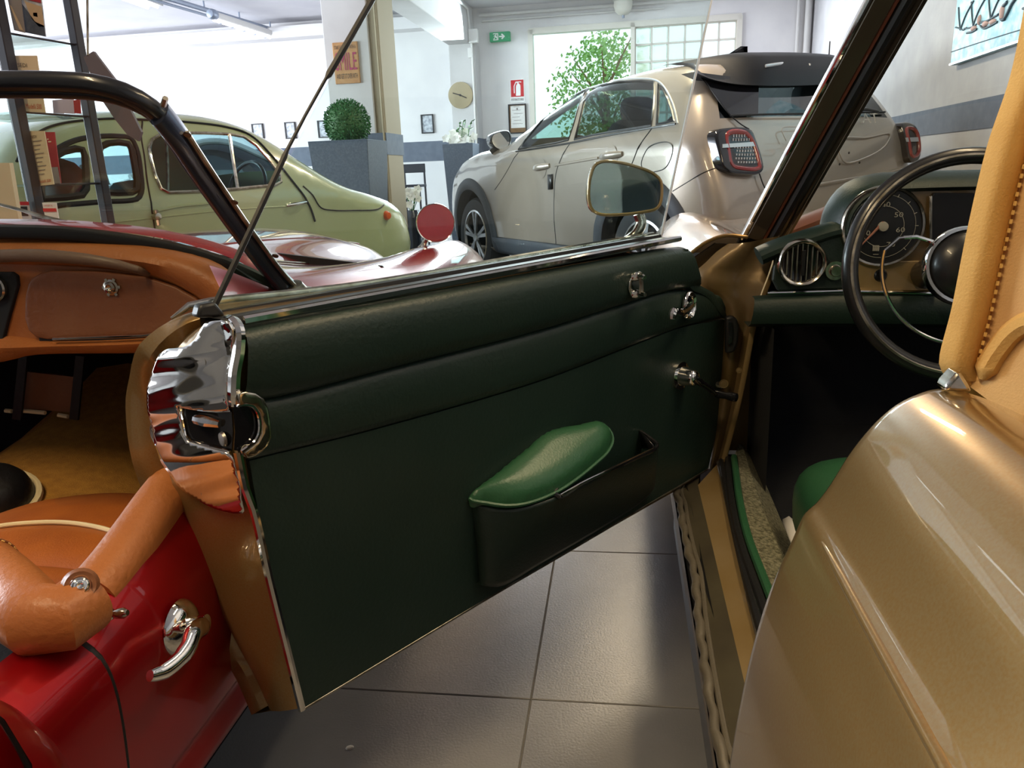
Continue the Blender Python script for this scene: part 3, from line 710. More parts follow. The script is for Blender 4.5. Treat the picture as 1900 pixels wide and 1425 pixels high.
# chrome edges
mb = MB(); mb.tube(cat([DX(441, 838, -.004), DX(455, 905, -.004), DX(470, 945, -.004), DX(500, 1075, -.004), DX(530, 1195, -.004), DX(560, 1316, -.004)], 26), .0055, 8); mb.build('edge_strip', 'chrome', door)
mb = MB(); mb.tube(cat([DX(560, 1316, -.002), DX(680, 1244, -.002), DX(900, 1112, -.002), DX(1060, 1019, -.002), DX(1311, 871, -.002)], 24), .003, 6); mb.build('lower_trim', 'steel_dull', door)
mb = MB(); mb.tube(cat([D3(-.012, -.004, .816), D3(.4, -.004, .822), D3(.93, -.004, .832)], 20), .0055, 6, flat=.8); mb.build('waist_strip', 'chrome', door)
def zt(a): return .817+.016*a
mb = MB(); mb.grid([[D3(a, b, zt(a)+dz) for a in (-.035, .2, .5, .94)] for b, dz in ((.002, -.006), (.006, .004), (.03, .003), (.032, -.004), (.046, -.004), (.048, .006), (.06, .006), (.062, -.01))]); mb.build('window_channel', 'rubber', door)
mb = MB(); mb.tube(cat([DX(318, 591, .09), DX(332, 577, .088), DX(350, 568, .084), DX(392, 562, .078), D3(.2, .074, zt(.2)+.003), D3(.6, .074, zt(.6)+.003), D3(.95, .074, zt(.95)+.003)], 40), [.002, .005, .007]+[.007]*37, 8, flat=.8); mb.build('outer_waist_strip', 'chrome_worn', door)
mb = MB(); mb.grid([[D3(a, b, zt(a)+dz) for a in (-.02, .2, .5, .93)] for b, dz in ((.055, -.004), (.1, -.004), (.13, -.03))]); mb.build('door_top', 'gold_paint', door)
mb = MB(); mb.prism([DX(x, y, .03) for x, y in ((400, 590), (421, 586), (400, 560), (372, 566), (366, 590))], -dN*.02); mb.build('corner_seal', 'rubber', door, bevel=.004)
# glass (frameless, wound up) with its dark rear edge and clear front edge
gl0, gl1 = DX(392, 578, .05), DX(690, 0, .05); gr0, gr1 = DX(1226, 440, .05), DX(1320, 0, .05)
gl1 = gl0+(gl1-gl0)*1.36; gr1 = gr0+(gr1-gr0)*((gl1.z-gr0.z)/(gr1.z-gr0.z))
MB().prism([gl0, gr0, gr1, gl1], -dN*.004).build('window_glass', 'clear_glass', door, smooth=False)
ed = [DX(*q, .048) for q in [(390, 585), (430, 500), (470, 415), (528, 290), (533, 278), (566, 215), (605, 145), (610, 138), (650, 70), (690, 0)]]; ed.append(gl1+dN*.002)
mb = MB(); mb.tube(ed, [.0042, .0042, .004, .004, .0026, .0022, .0022, .0046, .0046, .0046, .0046], 6); mb.build('glass_edge_strip', 'rubber', door)
mb = MB(); mb.tube([gr0, gr0.lerp(gr1, .5), gr1], .0028, 6); mb.build('glass_front_edge', 'silver_paint', door)
mb = MB(); mb.tube([gl1, gr1], .003, 6); mb.build('glass_top_edge', 'silver_paint', door)

# --- chrome latch cover on the end face
def face(px, py, off=0.0):
    """photo point on the end face: depth interpolated between groove and inner edge at that height"""
    def xat(L):
        for (x0, y0, b0), (x1, y1, b1) in zip(L, L[1:]):
            if y0 <= py <= y1: s = (py-y0)/(y1-y0); return x0+(x1-x0)*s, b0+(b1-b0)*s
        return L[0][0], L[0][2]
    xf, bf = xat(FLN); xi, bi = xat(INN)
    s = (px-xf)/(xi-xf); b = bf+(bi-bf)*max(-.3, min(1.2, s))
    p = DX(px, py, b); return p-dD*(off+.010*max(0, s*(1-s)*4))
cov = [(446, 606), (440, 596), (424, 592), (410, 592), (399, 606), (391, 624), (376, 637), (356, 641), (335, 643), (320, 652), (306, 668), (297, 690), (293, 720), (294, 752), (300, 785), (309, 815), (320, 842), (334, 868), (351, 890), (370, 906), (396, 921), (425, 936), (450, 946), (466, 948), (464, 930), (455, 890), (447, 855), (441, 838), (438, 836)]
hole = [(358, 747), (376, 752), (398, 757), (420, 761), (436, 759)]
hole2 = [(436, 834), (430, 832), (405, 823), (374, 812), (367, 802)]
outer = cov + [(430, 832), (405, 823), (374, 812), (367, 800), (362, 775), (358, 747), (376, 752), (398, 757), (420, 761), (437, 759), (436, 740), (434, 715), (437, 690), (444, 660), (447, 630)]
outer = [(q.x, q.y) for q in lin([(x, y, 0) for x, y in outer], 150, True)]
v, tr = cdt(outer, (), 5)
def wob(x, y): return .0010*sin(y*.062+.3*sin(x*.06))+.0004*sin(y*.13+x*.03)
mb = MB(); mb.add([face(p.x, p.y, .008+wob(p.x, p.y)) for p in v], tr)
cover = mb.build('latch_cover', 'chrome', door, solid=.002)
mb = MB(); mb.tube(cat([DX(410, 598, .03), DX(430, 596, .005), DX(443, 612, -.012), DX(443, 650, -.012), DX(436, 690, -.010), DX(434, 730, -.008), DX(434, 752, -.006)], 24), [.004]*3+[.0075]*19+[.006]*2, 8); mb.build('corner_moulding', 'chrome', door)
hp1 = [(358, 747), (376, 752), (398, 757), (420, 761), (434, 757), (437, 800), (436, 835), (430, 832), (405, 823), (374, 812), (367, 800), (362, 775)]
hp2 = [(432, 757), (448, 752), (468, 753), (478, 766), (482, 785), (481, 803), (474, 818), (462, 828), (448, 838), (434, 835), (436, 800)]
mb = MB(); v, tr = cdt(hp1, (), 12); mb.add([face(q.x, q.y, .0032) for q in v], tr); v, tr = cdt(hp2, (), 12); mb.add([DX(q.x, q.y, -.0148) for q in v], tr)
mb.build('recess_shade_plate', 'black_gloss', door)  # flat black plate: the shade of the latch opening put into its colour
MB().tube([face(x, y, .006) for x, y in [(437, 760), (420, 761), (398, 757), (376, 752), (358, 747), (362, 775), (367, 800), (374, 812), (405, 823), (430, 832), (437, 835)]], .0016, 6).build('recess_rim', 'chrome', door)
MB().tube(cat([DX(x, y, -.02) for x, y in [(440, 754), (452, 751), (468, 753), (478, 766), (482, 785), (481, 803), (474, 818), (462, 828), (448, 838)]], 24), .0022, 6).build('recess_lip', 'chrome', door)
mb = MB(); mb.tube([face(385, 772, .006), face(402, 776, .008), face(422, 783, .006)], [.006, .007, .005], 8); mb.build('latch_pin', 'chrome', door)
mb = MB(); mb.lathe([(0, .004), (.008, .003), (.010, 0)], face(424, 812, .003), -dD, 12); mb.build('latch_wheel', 'steel_dull', door)
# strike ring on the card
so_ = [(438, 728), (452, 725), (470, 728), (486, 738), (494, 755), (499, 785), (500, 810), (494, 826), (482, 838), (468, 846), (455, 849), (448, 838), (462, 828), (474, 818), (481, 803), (482, 785), (478, 766), (468, 753), (452, 750), (440, 754)]
v, tr = cdt(so_, (), 9); mb = MB(); mb.add([DX(p.x, p.y, -.016) for p in v], tr); strike = mb.build('strike_plate', 'chrome_worn', door, solid=.012, bevel=.002)
def screw(name, c, ax, r, parent, m='chrome_worn'):
    mb = MB(); mb.lathe([(r*1.3, 0), (r*1.25, .0008), (r*1.05, .0006), (r*.95, -.0006), (r*.85, .0010), (0, .0016)], c, ax, 18)
    a = V(ax).orthogonal().normalized(); b = V(ax).cross(a); mb.box(V(c)+V(ax)*.0014, (r*1.3, r*.25, .0008), (a, b, V(ax))); mb.box(V(c)+V(ax)*.0014, (r*.25, r*1.3, .0008), (a, b, V(ax)))
    return mb.build(name, m, parent)
for x, y in ((329, 657), (396, 666), (391, 906)): screw('screw', face(x, y, .005), -dD, .0055, door, 'steel_dull')
for x, y in ((447, 737), (457, 835)): screw('screw', DX(x, y, -.018), dN, .0055, door, 'steel_dull')
p = face(291, 805, .0); screw('screw', p, -dD, .010, door, 'steel_dull')
# --- arm rest and map pocket
pad = [(868, 925, 0), (905, 934, -.022), (935, 938, -.038), (965, 936, -.052), (1000, 926, -.064), (1035, 910, -.072), (1068, 888, -.075), (1100, 862, -.072), (1125, 838, -.064), (1134, 815, -.052), (1125, 795, -.036), (1104, 785, -.02), (1080, 790, -.01), (1055, 795, -.004), (1028, 800, .0), (1002, 810, .0), (970, 838, .0), (920, 880, .0)]
ring = cat([DX(*q) for q in pad], 72, True); ring2 = [(q.x, q.y) for q in cat([(x, y, 0) for x, y, b in pad], 72, True)]
upn = (Zv*.85+dN*.45).normalized()
import numpy as np
pf = np.linalg.lstsq(np.array([(1, x, y) for x, y, b in pad]), np.array([b for x, y, b in pad]), rcond=None)[0]
pf = [float(q) for q in pf]
pad = [(x, y, pf[0]+pf[1]*x+pf[2]*y) for x, y, b in pad]
ring = cat([DX(*q) for q in pad], 72, True)
def padb(x, y):
    sw = sb_ = 0
    for X, Y_, b in pad: w = 1/((x-X)**2+(y-Y_)**2+500)**1.1; sw += w; sb_ += w*b
    return pf[0]+pf[1]*x+pf[2]*y
v, tr = cdt(ring2, (), 7); mb = MB(); pv = []
for q in v:
    d = min(edge_dist((q.x, q.y), ring2)/38, 1); pv.append(DX(q.x, q.y, padb(q.x, q.y))+upn*(.026*sqrt(1-(1-d)**2)))
mb.add(pv, tr); mb.grid([ring, [p-upn*.014 for p in ring]], cu=True)
mb.build('armrest', 'green_leather_bright', door, ang=80)
MB().tube([p+upn*.001+dN*.003 for p in ring[:56]], .0032, 6).build('armrest_piping', 'green_leather_bright', door)
tpc = cat([DX(*q) for q in [(874, 930, -.002), (905, 940, -.024), (935, 944, -.04), (965, 942, -.054), (1035, 920, -.074), (1130, 872, -.074), (1200, 836, -.066), (1219, 829, -.058), (1215, 822, -.03), (1205, 812, .004)]], 40)
btc = cat([DX(*q) for q in [(889, 1078, -.002), (893, 1085, -.014), (908, 1087, -.026), (930, 1086, -.032), (1000, 1046, -.038), (1110, 982, -.04), (1180, 938, -.038), (1206, 915, -.034), (1211, 906, -.018), (1213, 903, .004)]], 40)
rows = [[p-dN*0 for p in tpc], [p.lerp(q, .05)+dN*.002 for p, q in zip(tpc, btc)], [p.lerp(q, .5)+dN*.004 for p, q in zip(tpc, btc)], [p.lerp(q, .93)+dN*.003 for p, q in zip(tpc, btc)], btc, [at for at in [p+dN*-(max(0, -((p-dP).dot(dN))*-1)) for p in btc]]]
MB().grid(rows).build('map_pocket', 'green_vinyl_dark', door, ang=70, solid=.003)
MB().tube(cat([DX(*q) for q in [(1188, 800, .0), (1205, 812, -.03), (1219, 824, -.056), (1214, 833, -.064), (1180, 849, -.074), (1130, 873, -.080), (1080, 897, -.080), (1038, 921, -.079), (1030, 917, -.072), (1034, 908, -.068)]], 60), .0042, 8).build('pocket_rim', 'black_gloss', door)
MB().tube(cat([DX(*q) for q in [(1212, 832, -.069), (1130, 871.5, -.085), (1080, 895.5, -.085), (1040, 918, -.084)]], 30), .0014, 6).build('pocket_rim_highlight', 'chrome', door)  # chrome thread that paints the highlight on the black rim
MB().grid([[DX(*q) for q in [(1185, 798, -.002), (1200, 812, -.03), (1212, 826, -.056)]], [DX(*q) for q in [(1190, 830, -.002), (1203, 838, -.03), (1210, 850, -.05)]]]).build('pocket_end', 'black_gloss', door, solid=.002)
# --- window crank
c = DX(1262, 697, -.004)
MB().lathe([(.030, 0), (.030, .004), (.021, .006), (.019, .02), (.017, .03), (.016, .036), (.012, .04), (0, .042)], c, dN, 28).build('crank_boss', 'chrome', door)
c1_ = c+dN*.036
MB().tube(cat([c1_, DX(1292, 705, -.045), DX(1318, 722, -.05), DX(1332, 733, -.05)], 14), [.012, .011, .010, .009, .009, .008, .008, .008, .008, .008, .0075, .0075, .007, .007], 8, flat=.55).build('crank_arm', 'black_gloss', door)
kp = DX(1331, 731, -.05); MB().lathe([(0, -.004), (.008, -.003), (.009, .006), (.0075, .02), (.010, .035), (.009, .045), (0, .048)], kp, dN, 16).build('crank_knob', 'black_gloss', door)
# --- door pull catch (upper) and release handle
cp = [(1186, 503), (1191, 506), (1192, 516), (1193, 530), (1194, 543), (1190, 551), (1179, 554), (1170, 549), (1166, 536), (1167, 522), (1174, 510)]
v, tr = cdt(cp, (), 8); mb = MB(); mb.add([DX(p.x, p.y, -.022) for p in v], tr); mb.build('catch_plate', 'chrome', door, solid=.004, bevel=.001)
for y0 in (513, 545):
    MB().tube(cat([DX(1172, y0+2, -.022), DX(1184, y0, -.032), DX(1195, y0+1, -.048), DX(1197, y0+2, -.052)], 8), [.006, .008, .008, .007, .006, .006, .005, .004], 8, flat=.7).build('catch_prong', 'chrome', door)
MB().tube(cat([DX(1189, 516, -.04), DX(1190, 532, -.04), DX(1189, 545, -.04)], 6), .004, 8).build('catch_bar', 'steel_dull', door)
hc = DX(1277, 566, -.014)
prof = [(.0, .002), (.014, .002), (.016, .006), (.020, .008), (.0225, .004), (.0225, 0)]
mb = MB(); mb.lathe(prof, hc, dN, 28, ref=dD); 
for i, p in enumerate(mb.v): d = p-hc; mb.v[i] = hc+d+Zv*(d.dot(Zv)*.35)
mb.build('handle_escutcheon', 'chrome', door)
MB().tube(cat([hc+dN*.006, DX(1272, 576, -.034), DX(1262, 580, -.048), DX(1250, 577, -.05), DX(1247, 592, -.05)], 16), [.008]*3+[.0075]*8+[.007]*3+[.008, .006], 8).build('release_handle', 'chrome', door)
# --- mirror on the outside of the door
mo = .16
def MX(px, py, off=0): return on(px, py, m0, mn)+mn*off
m0 = D3(.80, mo, .92); mn = (CP-m0+V((.35, 0, .05))).normalized()
mr = [(1091, 352), (1095, 325), (1104, 305), (1118, 299), (1150, 301), (1185, 310), (1212, 321), (1226, 334), (1229, 352), (1226, 378), (1218, 388), (1195, 394), (1150, 399), (1112, 398), (1098, 390), (1092, 374)]
loop = cat([MX(x, y) for x, y in mr], 48, True); mc = MX(1160, 350)
MB().grid([loop, [mc+(p-mc)*1.02-mn*.008 for p in loop], [mc+(p-mc)*.97-mn*.03 for p in loop], [mc+(p-mc)*.75-mn*.05 for p in loop], [mc+(p-mc)*.3-mn*.058 for p in loop], [mc+(p-mc)*.02-mn*.058 for p in loop]], cu=True).build('mirror_housing', 'chrome_worn', door)
MB().tube([mc+(p-mc)*.985+mn*.001 for p in loop], .0032, 6, closed=True).build('mirror_rim', 'gold_satin', door)
MB().add([mc+(p-mc)*.97+mn*.001 for p in loop], [tuple(range(48))]).build('mirror_pane', 'mirror_glass', door, smooth=False)
MB().tube(cat([MX(1190, 396, -.02), MX(1195, 412, -.02), MX(1188, 430, -.02), MX(1172, 445, -.02), D3(.83, .11, .815)], 20), [.0115]*6+[.0105]*7+[.011]*4+[.013]*3, 10).build('mirror_stalk', 'chrome_worn', door)

# --- body: hinge post, fender, sill, rear quarter ------------------------
tj = .93
jp = G3(tj, 0, 0)
def JX(px, py, off=0.0): return on(px, py, jp-GU*off, GU)
JL = [(1364, 452), (1345, 466), (1322, 490), (1300, 512), (1296, 532), (1318, 545), (1338, 568), (1345, 610), (1340, 680), (1328, 770), (1310, 868)]
JR = [(1446, 438), (1440, 470), (1430, 505), (1420, 540), (1410, 565), (1400, 590), (1395, 615), (1388, 655), (1376, 715), (1360, 785), (1340, 858)]
L = cat([JX(*q) for q in JL], 40); R = cat([JX(*q) for q in JR], 40); rows = []
for s, h in ((-.12, -.03), (0, 0), (.12, .012), (.3, .018), (.5, .012), (.68, .004), (.82, .010), (.93, .016), (1, .006), (1.02, -.02)):
    rows.append([p.lerp(q, s)-GU*(h*(1 if k > 6 else .6)+.006*sin(k*.35+s*5)*(1 if k < 16 else .2)) for k, (p, q) in enumerate(zip(L, R))])
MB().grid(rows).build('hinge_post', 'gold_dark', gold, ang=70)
MB().tube(cat([JX(1449, 445, .03), JX(1434, 500, .03), JX(1408, 570, .03), JX(1397, 612, .03), JX(1388, 660, .03), JX(1372, 740, .03), JX(1342, 858, .03)], 30), .0065, 8, flat=.6).build('post_flange', 'gold_satin', gold)
rp = [(1344, 586), (1356, 583), (1366, 590), (1369, 606), (1367, 632), (1360, 650), (1344, 653)]
MB().prism([JX(x, y, .02) for x, y in rp], -GU*.022).build('hinge_cover', 'rubber', gold, bevel=.005, bseg=3)
MB().prism([JX(x, y, .044) for x, y in [(1351, 596), (1358, 596), (1360, 612), (1358, 636), (1350, 640)]], -GU*.004).build('hinge_cover_lip', 'black_gloss', gold, bevel=.001)
MB().tube([JX(1306, 706, .02), JX(1340, 716, .01)], .007, 8).build('check_strap', 'steel_dull', gold)
screw('screw', JX(1343, 712, .035), -GU, .008, gold, 'gold_satin'); screw('screw', JX(1371, 687, .03), -GU, .005, gold, 'gold_satin')
# front body: left fender, hood, right fender as one lofted skin
sec0 = [(-.005, .26), (-.03, .40), (-.035, .55), (-.02, .67), (.02, .755), (.065, .80), (.115, .820), (.165, .815), (.21, .797), (.26, .787), (.33, .792), (.45, .806), (.62, .82), (.8, .825)]
sec = sec0+[(1.6-l, z) for l, z in reversed(sec0[:-1])]
rows = []
for t, kz, kw in ((.965, 1.0, 1.0), (1.0, 1.0, 1.0), (1.3, 1.0, 1.005), (1.7, 1.0, 1.005), (2.1, .985, 1.0), (2.4, .94, .98), (2.6, .87, .95), (2.72, .75, .9), (2.76, .6, .85)):
    r = cat([(.8+(l-.8)*kw, 0, .26+(z-.26)*kz) for l, z in sec], 70); rows.append([G3(t, q.x, q.z) for q in r])
MB().grid(rows).build('front_body', 'gold_paint', gold, ang=60)
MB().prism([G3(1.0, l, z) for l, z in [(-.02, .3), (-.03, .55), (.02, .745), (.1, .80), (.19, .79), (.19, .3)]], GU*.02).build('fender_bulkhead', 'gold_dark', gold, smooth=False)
rimp = cat([G3(.967, l, z) for l, z in [(-.034, .55), (-.02, .67), (.02, .755), (.065, .80), (.115, .820), (.165, .815)]], 24); MB().tube(rimp, .004, 6).build('fender_edge', 'gold_paint', gold)
# sill strips
def line(a, b, z, n=16, ext=.35):
    p, q = at_z(*a, z), at_z(*b, z); d = (q-p); p = p-d*ext; return lin([p, q], n)
L0 = line((1327, 1425), (1244, 905), .215); 
L0b = line((1329, 1425), (1248, 905), .26)
sil = cat([at_z(*q, .275) for q in [(1385, 1580), (1358, 1460), (1335, 1388), (1314, 1270), (1298, 1159), (1288, 1060), (1278, 1024), (1266, 965), (1262, 935), (1255, 913), (1266, 892), (1290, 878)]], 60)
L3 = line((1372, 1227), (1295, 900), .29, ext=.6); L4 = line((1395, 1147), (1330, 862), .30, ext=.7)
L5 = cat([at_z(*q, .315) for q in [(1480, 1290), (1440, 1180), (1412, 1100), (1378, 1011), (1362, 945), (1355, 890), (1354, 852)]], 30)
L6 = cat([at_z(*q, .325) for q in [(1488, 1270), (1450, 1160), (1421, 1083), (1388, 995), (1372, 925), (1366, 880), (1362, 848)]], 30)
L7 = cat([at_z(*q, .26) for q in [(1560, 1200), (1500, 1085), (1462, 995), (1428, 915), (1408, 870), (1391, 833), (1383, 815)]], 30)
def ribbon(name, A, B, m, drop=.03, n=30, crown=0.0):
    A = lin(A, n); B = lin(B, n)
    rows = [[p-Zv*drop for p in A], A]+([[p.lerp(q, .5)+Zv*crown for p, q in zip(A, B)]] if crown else [])+[B, [p-Zv*drop for p in B]]
    return MB().grid(rows).build(name, m, gold, ang=35)
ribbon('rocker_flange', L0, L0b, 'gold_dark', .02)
ribbon('rocker_panel', [p+GE*.004 for p in L0b], [p+GE*.03+Zv*.02 for p in L0b], 'black_plastic', .1)
ribbon('sill_plate', [p+GE*.012 for p in lin(sil, 30)], L3, 'sill_dark', .06)
ribbon('sill_paint_strip', L3, L4, 'gold_satin', .06)
mb = MB(); sn = len(sil)
mb.tube([p+GE*(.002*sin(i*1.7)) for i, p in enumerate(sil)], [.0072+.0010*sin(i*.9)+.0007*sin(i*2.3) for i in range(sn)], 10); mb.build('sill_rubber_seal', 'alu_seal', gold)
mb = MB(); mb.tube([p+GE*.011+Zv*.001 for p in sil], .0042, 8); mb.build('sill_seal_lip', 'alu_seal', gold)
for i, (k, m, r) in enumerate(((.12, 'steel_dull', .0045), (.38, 'rubber', .0075), (.62, 'chrome_worn', .0042), (.85, 'rubber', .0075))):
    A = lin(L4, 30); B = lin(L5, 30); pts = [p.lerp(q, k)+Zv*.004 for p, q in zip(A, B)]
    MB().tube([p for p in pts], r, 8).build('door_seal', m, gold)
ribbon('seal_base', L4, L5, 'rubber', .06)
MB().tube(L6, .0075, 8).build('green_sill_piping', 'green_leather_bright', gold)
ribbon('sill_carpet', L6, L7, 'wool_carpet', .05, crown=.022)
# cabin floor, tunnel and bulkhead in black carpet
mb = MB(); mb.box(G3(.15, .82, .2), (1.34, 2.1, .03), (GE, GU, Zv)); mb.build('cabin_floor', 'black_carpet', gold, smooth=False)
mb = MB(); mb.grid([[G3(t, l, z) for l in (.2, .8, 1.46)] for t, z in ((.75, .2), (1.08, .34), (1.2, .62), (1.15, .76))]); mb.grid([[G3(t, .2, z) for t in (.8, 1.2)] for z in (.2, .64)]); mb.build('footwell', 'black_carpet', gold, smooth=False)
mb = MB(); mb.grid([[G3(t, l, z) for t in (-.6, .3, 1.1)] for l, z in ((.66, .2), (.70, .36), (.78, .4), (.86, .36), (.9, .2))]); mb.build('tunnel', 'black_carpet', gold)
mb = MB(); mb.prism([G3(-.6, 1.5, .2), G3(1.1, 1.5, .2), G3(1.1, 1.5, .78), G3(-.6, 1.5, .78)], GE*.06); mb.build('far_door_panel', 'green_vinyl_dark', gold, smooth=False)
# seat
def pillow(name, c, size, ax, m, parent, e=.35, n=20):
    rows = []; X, Y, Zz = ax
    sg_ = lambda w, k: (abs(w)**k)*(1 if w >= 0 else -1)
    for i in range(n+1):
        th = -pi/2+pi*i/n; r = []
        for j in range(2*n):
            ph = 2*pi*j/(2*n)
            r.append(V(c)+X*(size[0]/2*sg_(cos(th), .5)*sg_(cos(ph), e))+Y*(size[1]/2*sg_(cos(th), .5)*sg_(sin(ph), e))+Zz*(size[2]/2*sg_(sin(th), .7)))
        rows.append(r)
    return MB().grid(rows, cu=True).build(name, m, parent, ang=80)
pillow('seat_cushion', G3(.33, .435, .37), (.49, .58, .20), (GE, GU, Zv), 'green_leather_bright', gold)
pillow('seat_back', G3(-.12, .43, .62), (.46, .16, .5), (GE, (GU+Zv*.25).normalized(), (Zv-GU*.25).normalized()), 'green_leather_bright', gold)
cl = MB(); cl.grid([[G3(.56+.05*i, .225+.016*j+.006*sin(i*2+j), .236+.006*sin(i*1.7+j*2.1)-.008*(j == 0)) for i in range(5)] for j in range(3)]); tag(cl.build('cloth', 'paper', None, solid=.003), 'cream cloth lying beside the green seat in the gold car', 'cloth')
# --- windscreen frame and glass
wb, wt = at_y(1408, 452, 1.79), at_y(1658, 0, 1.50); wd = (wt-wb).normalized(); wt2 = wb+(wt-wb)*((1.27-wb.z)/(wt.z-wb.z)); wb2 = wb-wd*.06
side = GE; fr_n = -wd.cross(side).normalized()
mb = MB()
sec = [(-.050, -.012), (-.044, -.026), (-.012, -.032), (-.004, -.020), (.022, -.028), (.05, -.020), (.052, .03), (-.04, .03)]
mb.grid([[p+side*x+fr_n*(-y) for x, y in sec] for p in (wb2, wb.lerp(wt2, .5), wt2)], cu=True)
wr = [G3(0, 0, 0)]
tR = wt2+GE*1.12; bR = wb2+GE*1.30
mb.tube(cat([wt2-wd*.02, wt2+GE*.1+wd*.015, wt2+GE*.56+GU*.06+wd*.03, tR+GE*-.1+wd*.015, tR-wd*.02], 30), .028, 8)
mb.grid([[p+side*-x+fr_n*(-y) for x, y in sec] for p in (bR, tR)], cu=True)
mb.build('windscreen_frame', 'frame_brown', gold, smooth=False)
MB().tube([wb2-side*.050-fr_n*-.018, wt2-side*.050-fr_n*-.018], .0055, 8).build('frame_chrome_edge', 'chrome', gold)
MB().tube([wb2-side*.006-fr_n*-.026, wt2-side*.006-fr_n*-.026], .005, 8).build('frame_inner_trim', 'brown_red_reflection', gold)
MB().tube([wb2+side*.010-fr_n*-.028, wt2+side*.010-fr_n*-.028], .010, 8).build('frame_rubber', 'rubber', gold)
MB().tube([wb2+side*.036-fr_n*-.024, wt2+side*.034-fr_n*-.024], .006, 8).build('frame_bead', 'frame_brown', gold)
def bow(p, q, s, k=.16): return p.lerp(q, s)+GU*(k*4*s*(1-s))
b0_, b1_ = wb+wd*-.02+side*.046, bR+side*-.05; t0_, t1_ = wt2+side*.046, tR-side*.05
MB().grid([[bow(b0_, b1_, s/24, .22).lerp(bow(t0_, t1_, s/24, .1), v/6) for s in range(25)] for v in range(7)]).build('windscreen_glass', 'hazy_glass', gold)
# --- dashboard
pd = G3(.83, 0, 0)
def PX(px, py, off=0.0): return on(px, py, pd-GU*off, GU)
padL = cat([PX(1412, 478), PX(1450, 462), PX(1500, 446), PX(1545, 432), PX(1562, 428)], 16)
padH = cat([PX(1560, 436), PX(1562, 415), PX(1575, 384), PX(1600, 357), PX(1640, 342), PX(1700, 338), PX(1860, 334), PX(1990, 332), PX(2150, 332)], 40)
MB().tube([p+GU*.03 for p in padL], .019, 14, flat=2.2, up=(0, 0, 1)).build('dash_pad', 'green_pad', gold)
MB().tube([p+GU*.05 for p in padH], .0165, 12, flat=4.0).build('dash_hood', 'green_pad', gold)
MB().tube(cat([at_y(1452, 430, 1.88), at_y(1500, 411, 1.90), at_y(1560, 388, 1.94), at_y(1640, 362, 2.0), at_y(1800, 338, 2.05)], 20), .017, 10, flat=2.5).build('cowl_trim', 'brown_red_reflection', gold)
mb = MB(); mb.grid([[bow(b0_, b1_, s/12, .22)+GU*o+Zv*z for s in range(13)] for o, z in ((.0, -.012), (-.05, -.004), (-.16, .0), (-.17, -.03))]); mb.build('cowl_top', 'brown_red_reflection', gold)
fp = [(1563, 440), (1580, 400), (1604, 372), (1640, 358), (1700, 352), (1860, 348), (2150, 346), (2150, 560), (1800, 558), (1590, 545), (1578, 500)]
MB().prism([PX(x, y) for x, y in fp], GU*.02).build('instrument_panel', 'gold_dark', gold, smooth=False, bevel=.003)
MB().prism([PX(x, y, .003) for x, y in [(1440, 466), (1560, 432), (1580, 470), (1590, 536), (1444, 541), (1434, 520)]], GU*.02).build('vent_panel', 'green_vinyl_dark', gold, smooth=False, bevel=.004)
MB().prism([PX(x, y, .004) for x, y in [(1592, 484), (1728, 484), (1728, 540), (1592, 540)]], GU*.006).build('lower_fascia', 'gold_satin', gold, smooth=False, bevel=.002)
MB().lathe([(.0, .004), (.010, .004), (.012, .001), (.013, 0)], PX(1634, 511, .004), -GU, 20).build('key_barrel', 'black_gloss', gold)
mb = MB(); c0 = PX(1487, 487, .008); rv = .047
mb.lathe([(rv*.80, .0), (rv*.80, .006), (rv*.86, .012), (rv*.95, .014), (rv*1.02, .010), (rv*1.04, 0)], c0, -GU, 40); vent = mb.build('air_vent', 'chrome_worn', gold)
MB().lathe([(rv*.8, .002), (0, -.006)], c0, -GU, 30).build('vent_bowl', 'black_gloss', vent)
for k in range(7):
    x = rv*(-.62+.2067*k); h = sqrt(max(1e-4, (rv*.8)**2-x*x)); MB().box(c0+GE*x-GU*.004, (.0022, .006, 2*h), (GE, GU, Zv)).build('slat', 'steel_dull', vent, smooth=False)
MB().box(c0+GE*.002-GU*.008, (.007, .004, rv*1.1), ((GE+Zv*.08).normalized(), GU, Zv)).build('vent_tab', 'black_plastic', vent, smooth=False, bevel=.001)
MB().lathe([(.0, .014), (.010, .014), (.012, .010), (.0125, .004), (.019, .004), (.020, 0)], PX(1549, 502, .008), -GU, 24).build('dash_knob', 'chrome_worn', gold)
mb = MB(); mb.tube([PX(1424, 544, .012), PX(1562, 540, .012), PX(1800, 546, .012)], .0035, 8); mb.build('dash_chrome_strip', 'chrome', gold)
rows = []
for s, o in ((0, -.02), (0, .01), (.15, .022), (.5, .028), (.85, .02), (1, .0), (1, -.06)):
    u = cat([PX(1398, 552), PX(1440, 549), PX(1600, 545), PX(1990, 550)], 20); d = cat([PX(1388, 606), PX(1440, 606), PX(1600, 606), PX(1990, 612)], 20); rows.append([p.lerp(q, s)-GU*o for p, q in zip(u, d)])
MB().grid(rows).build('lower_dash_pad', 'green_pad', gold)
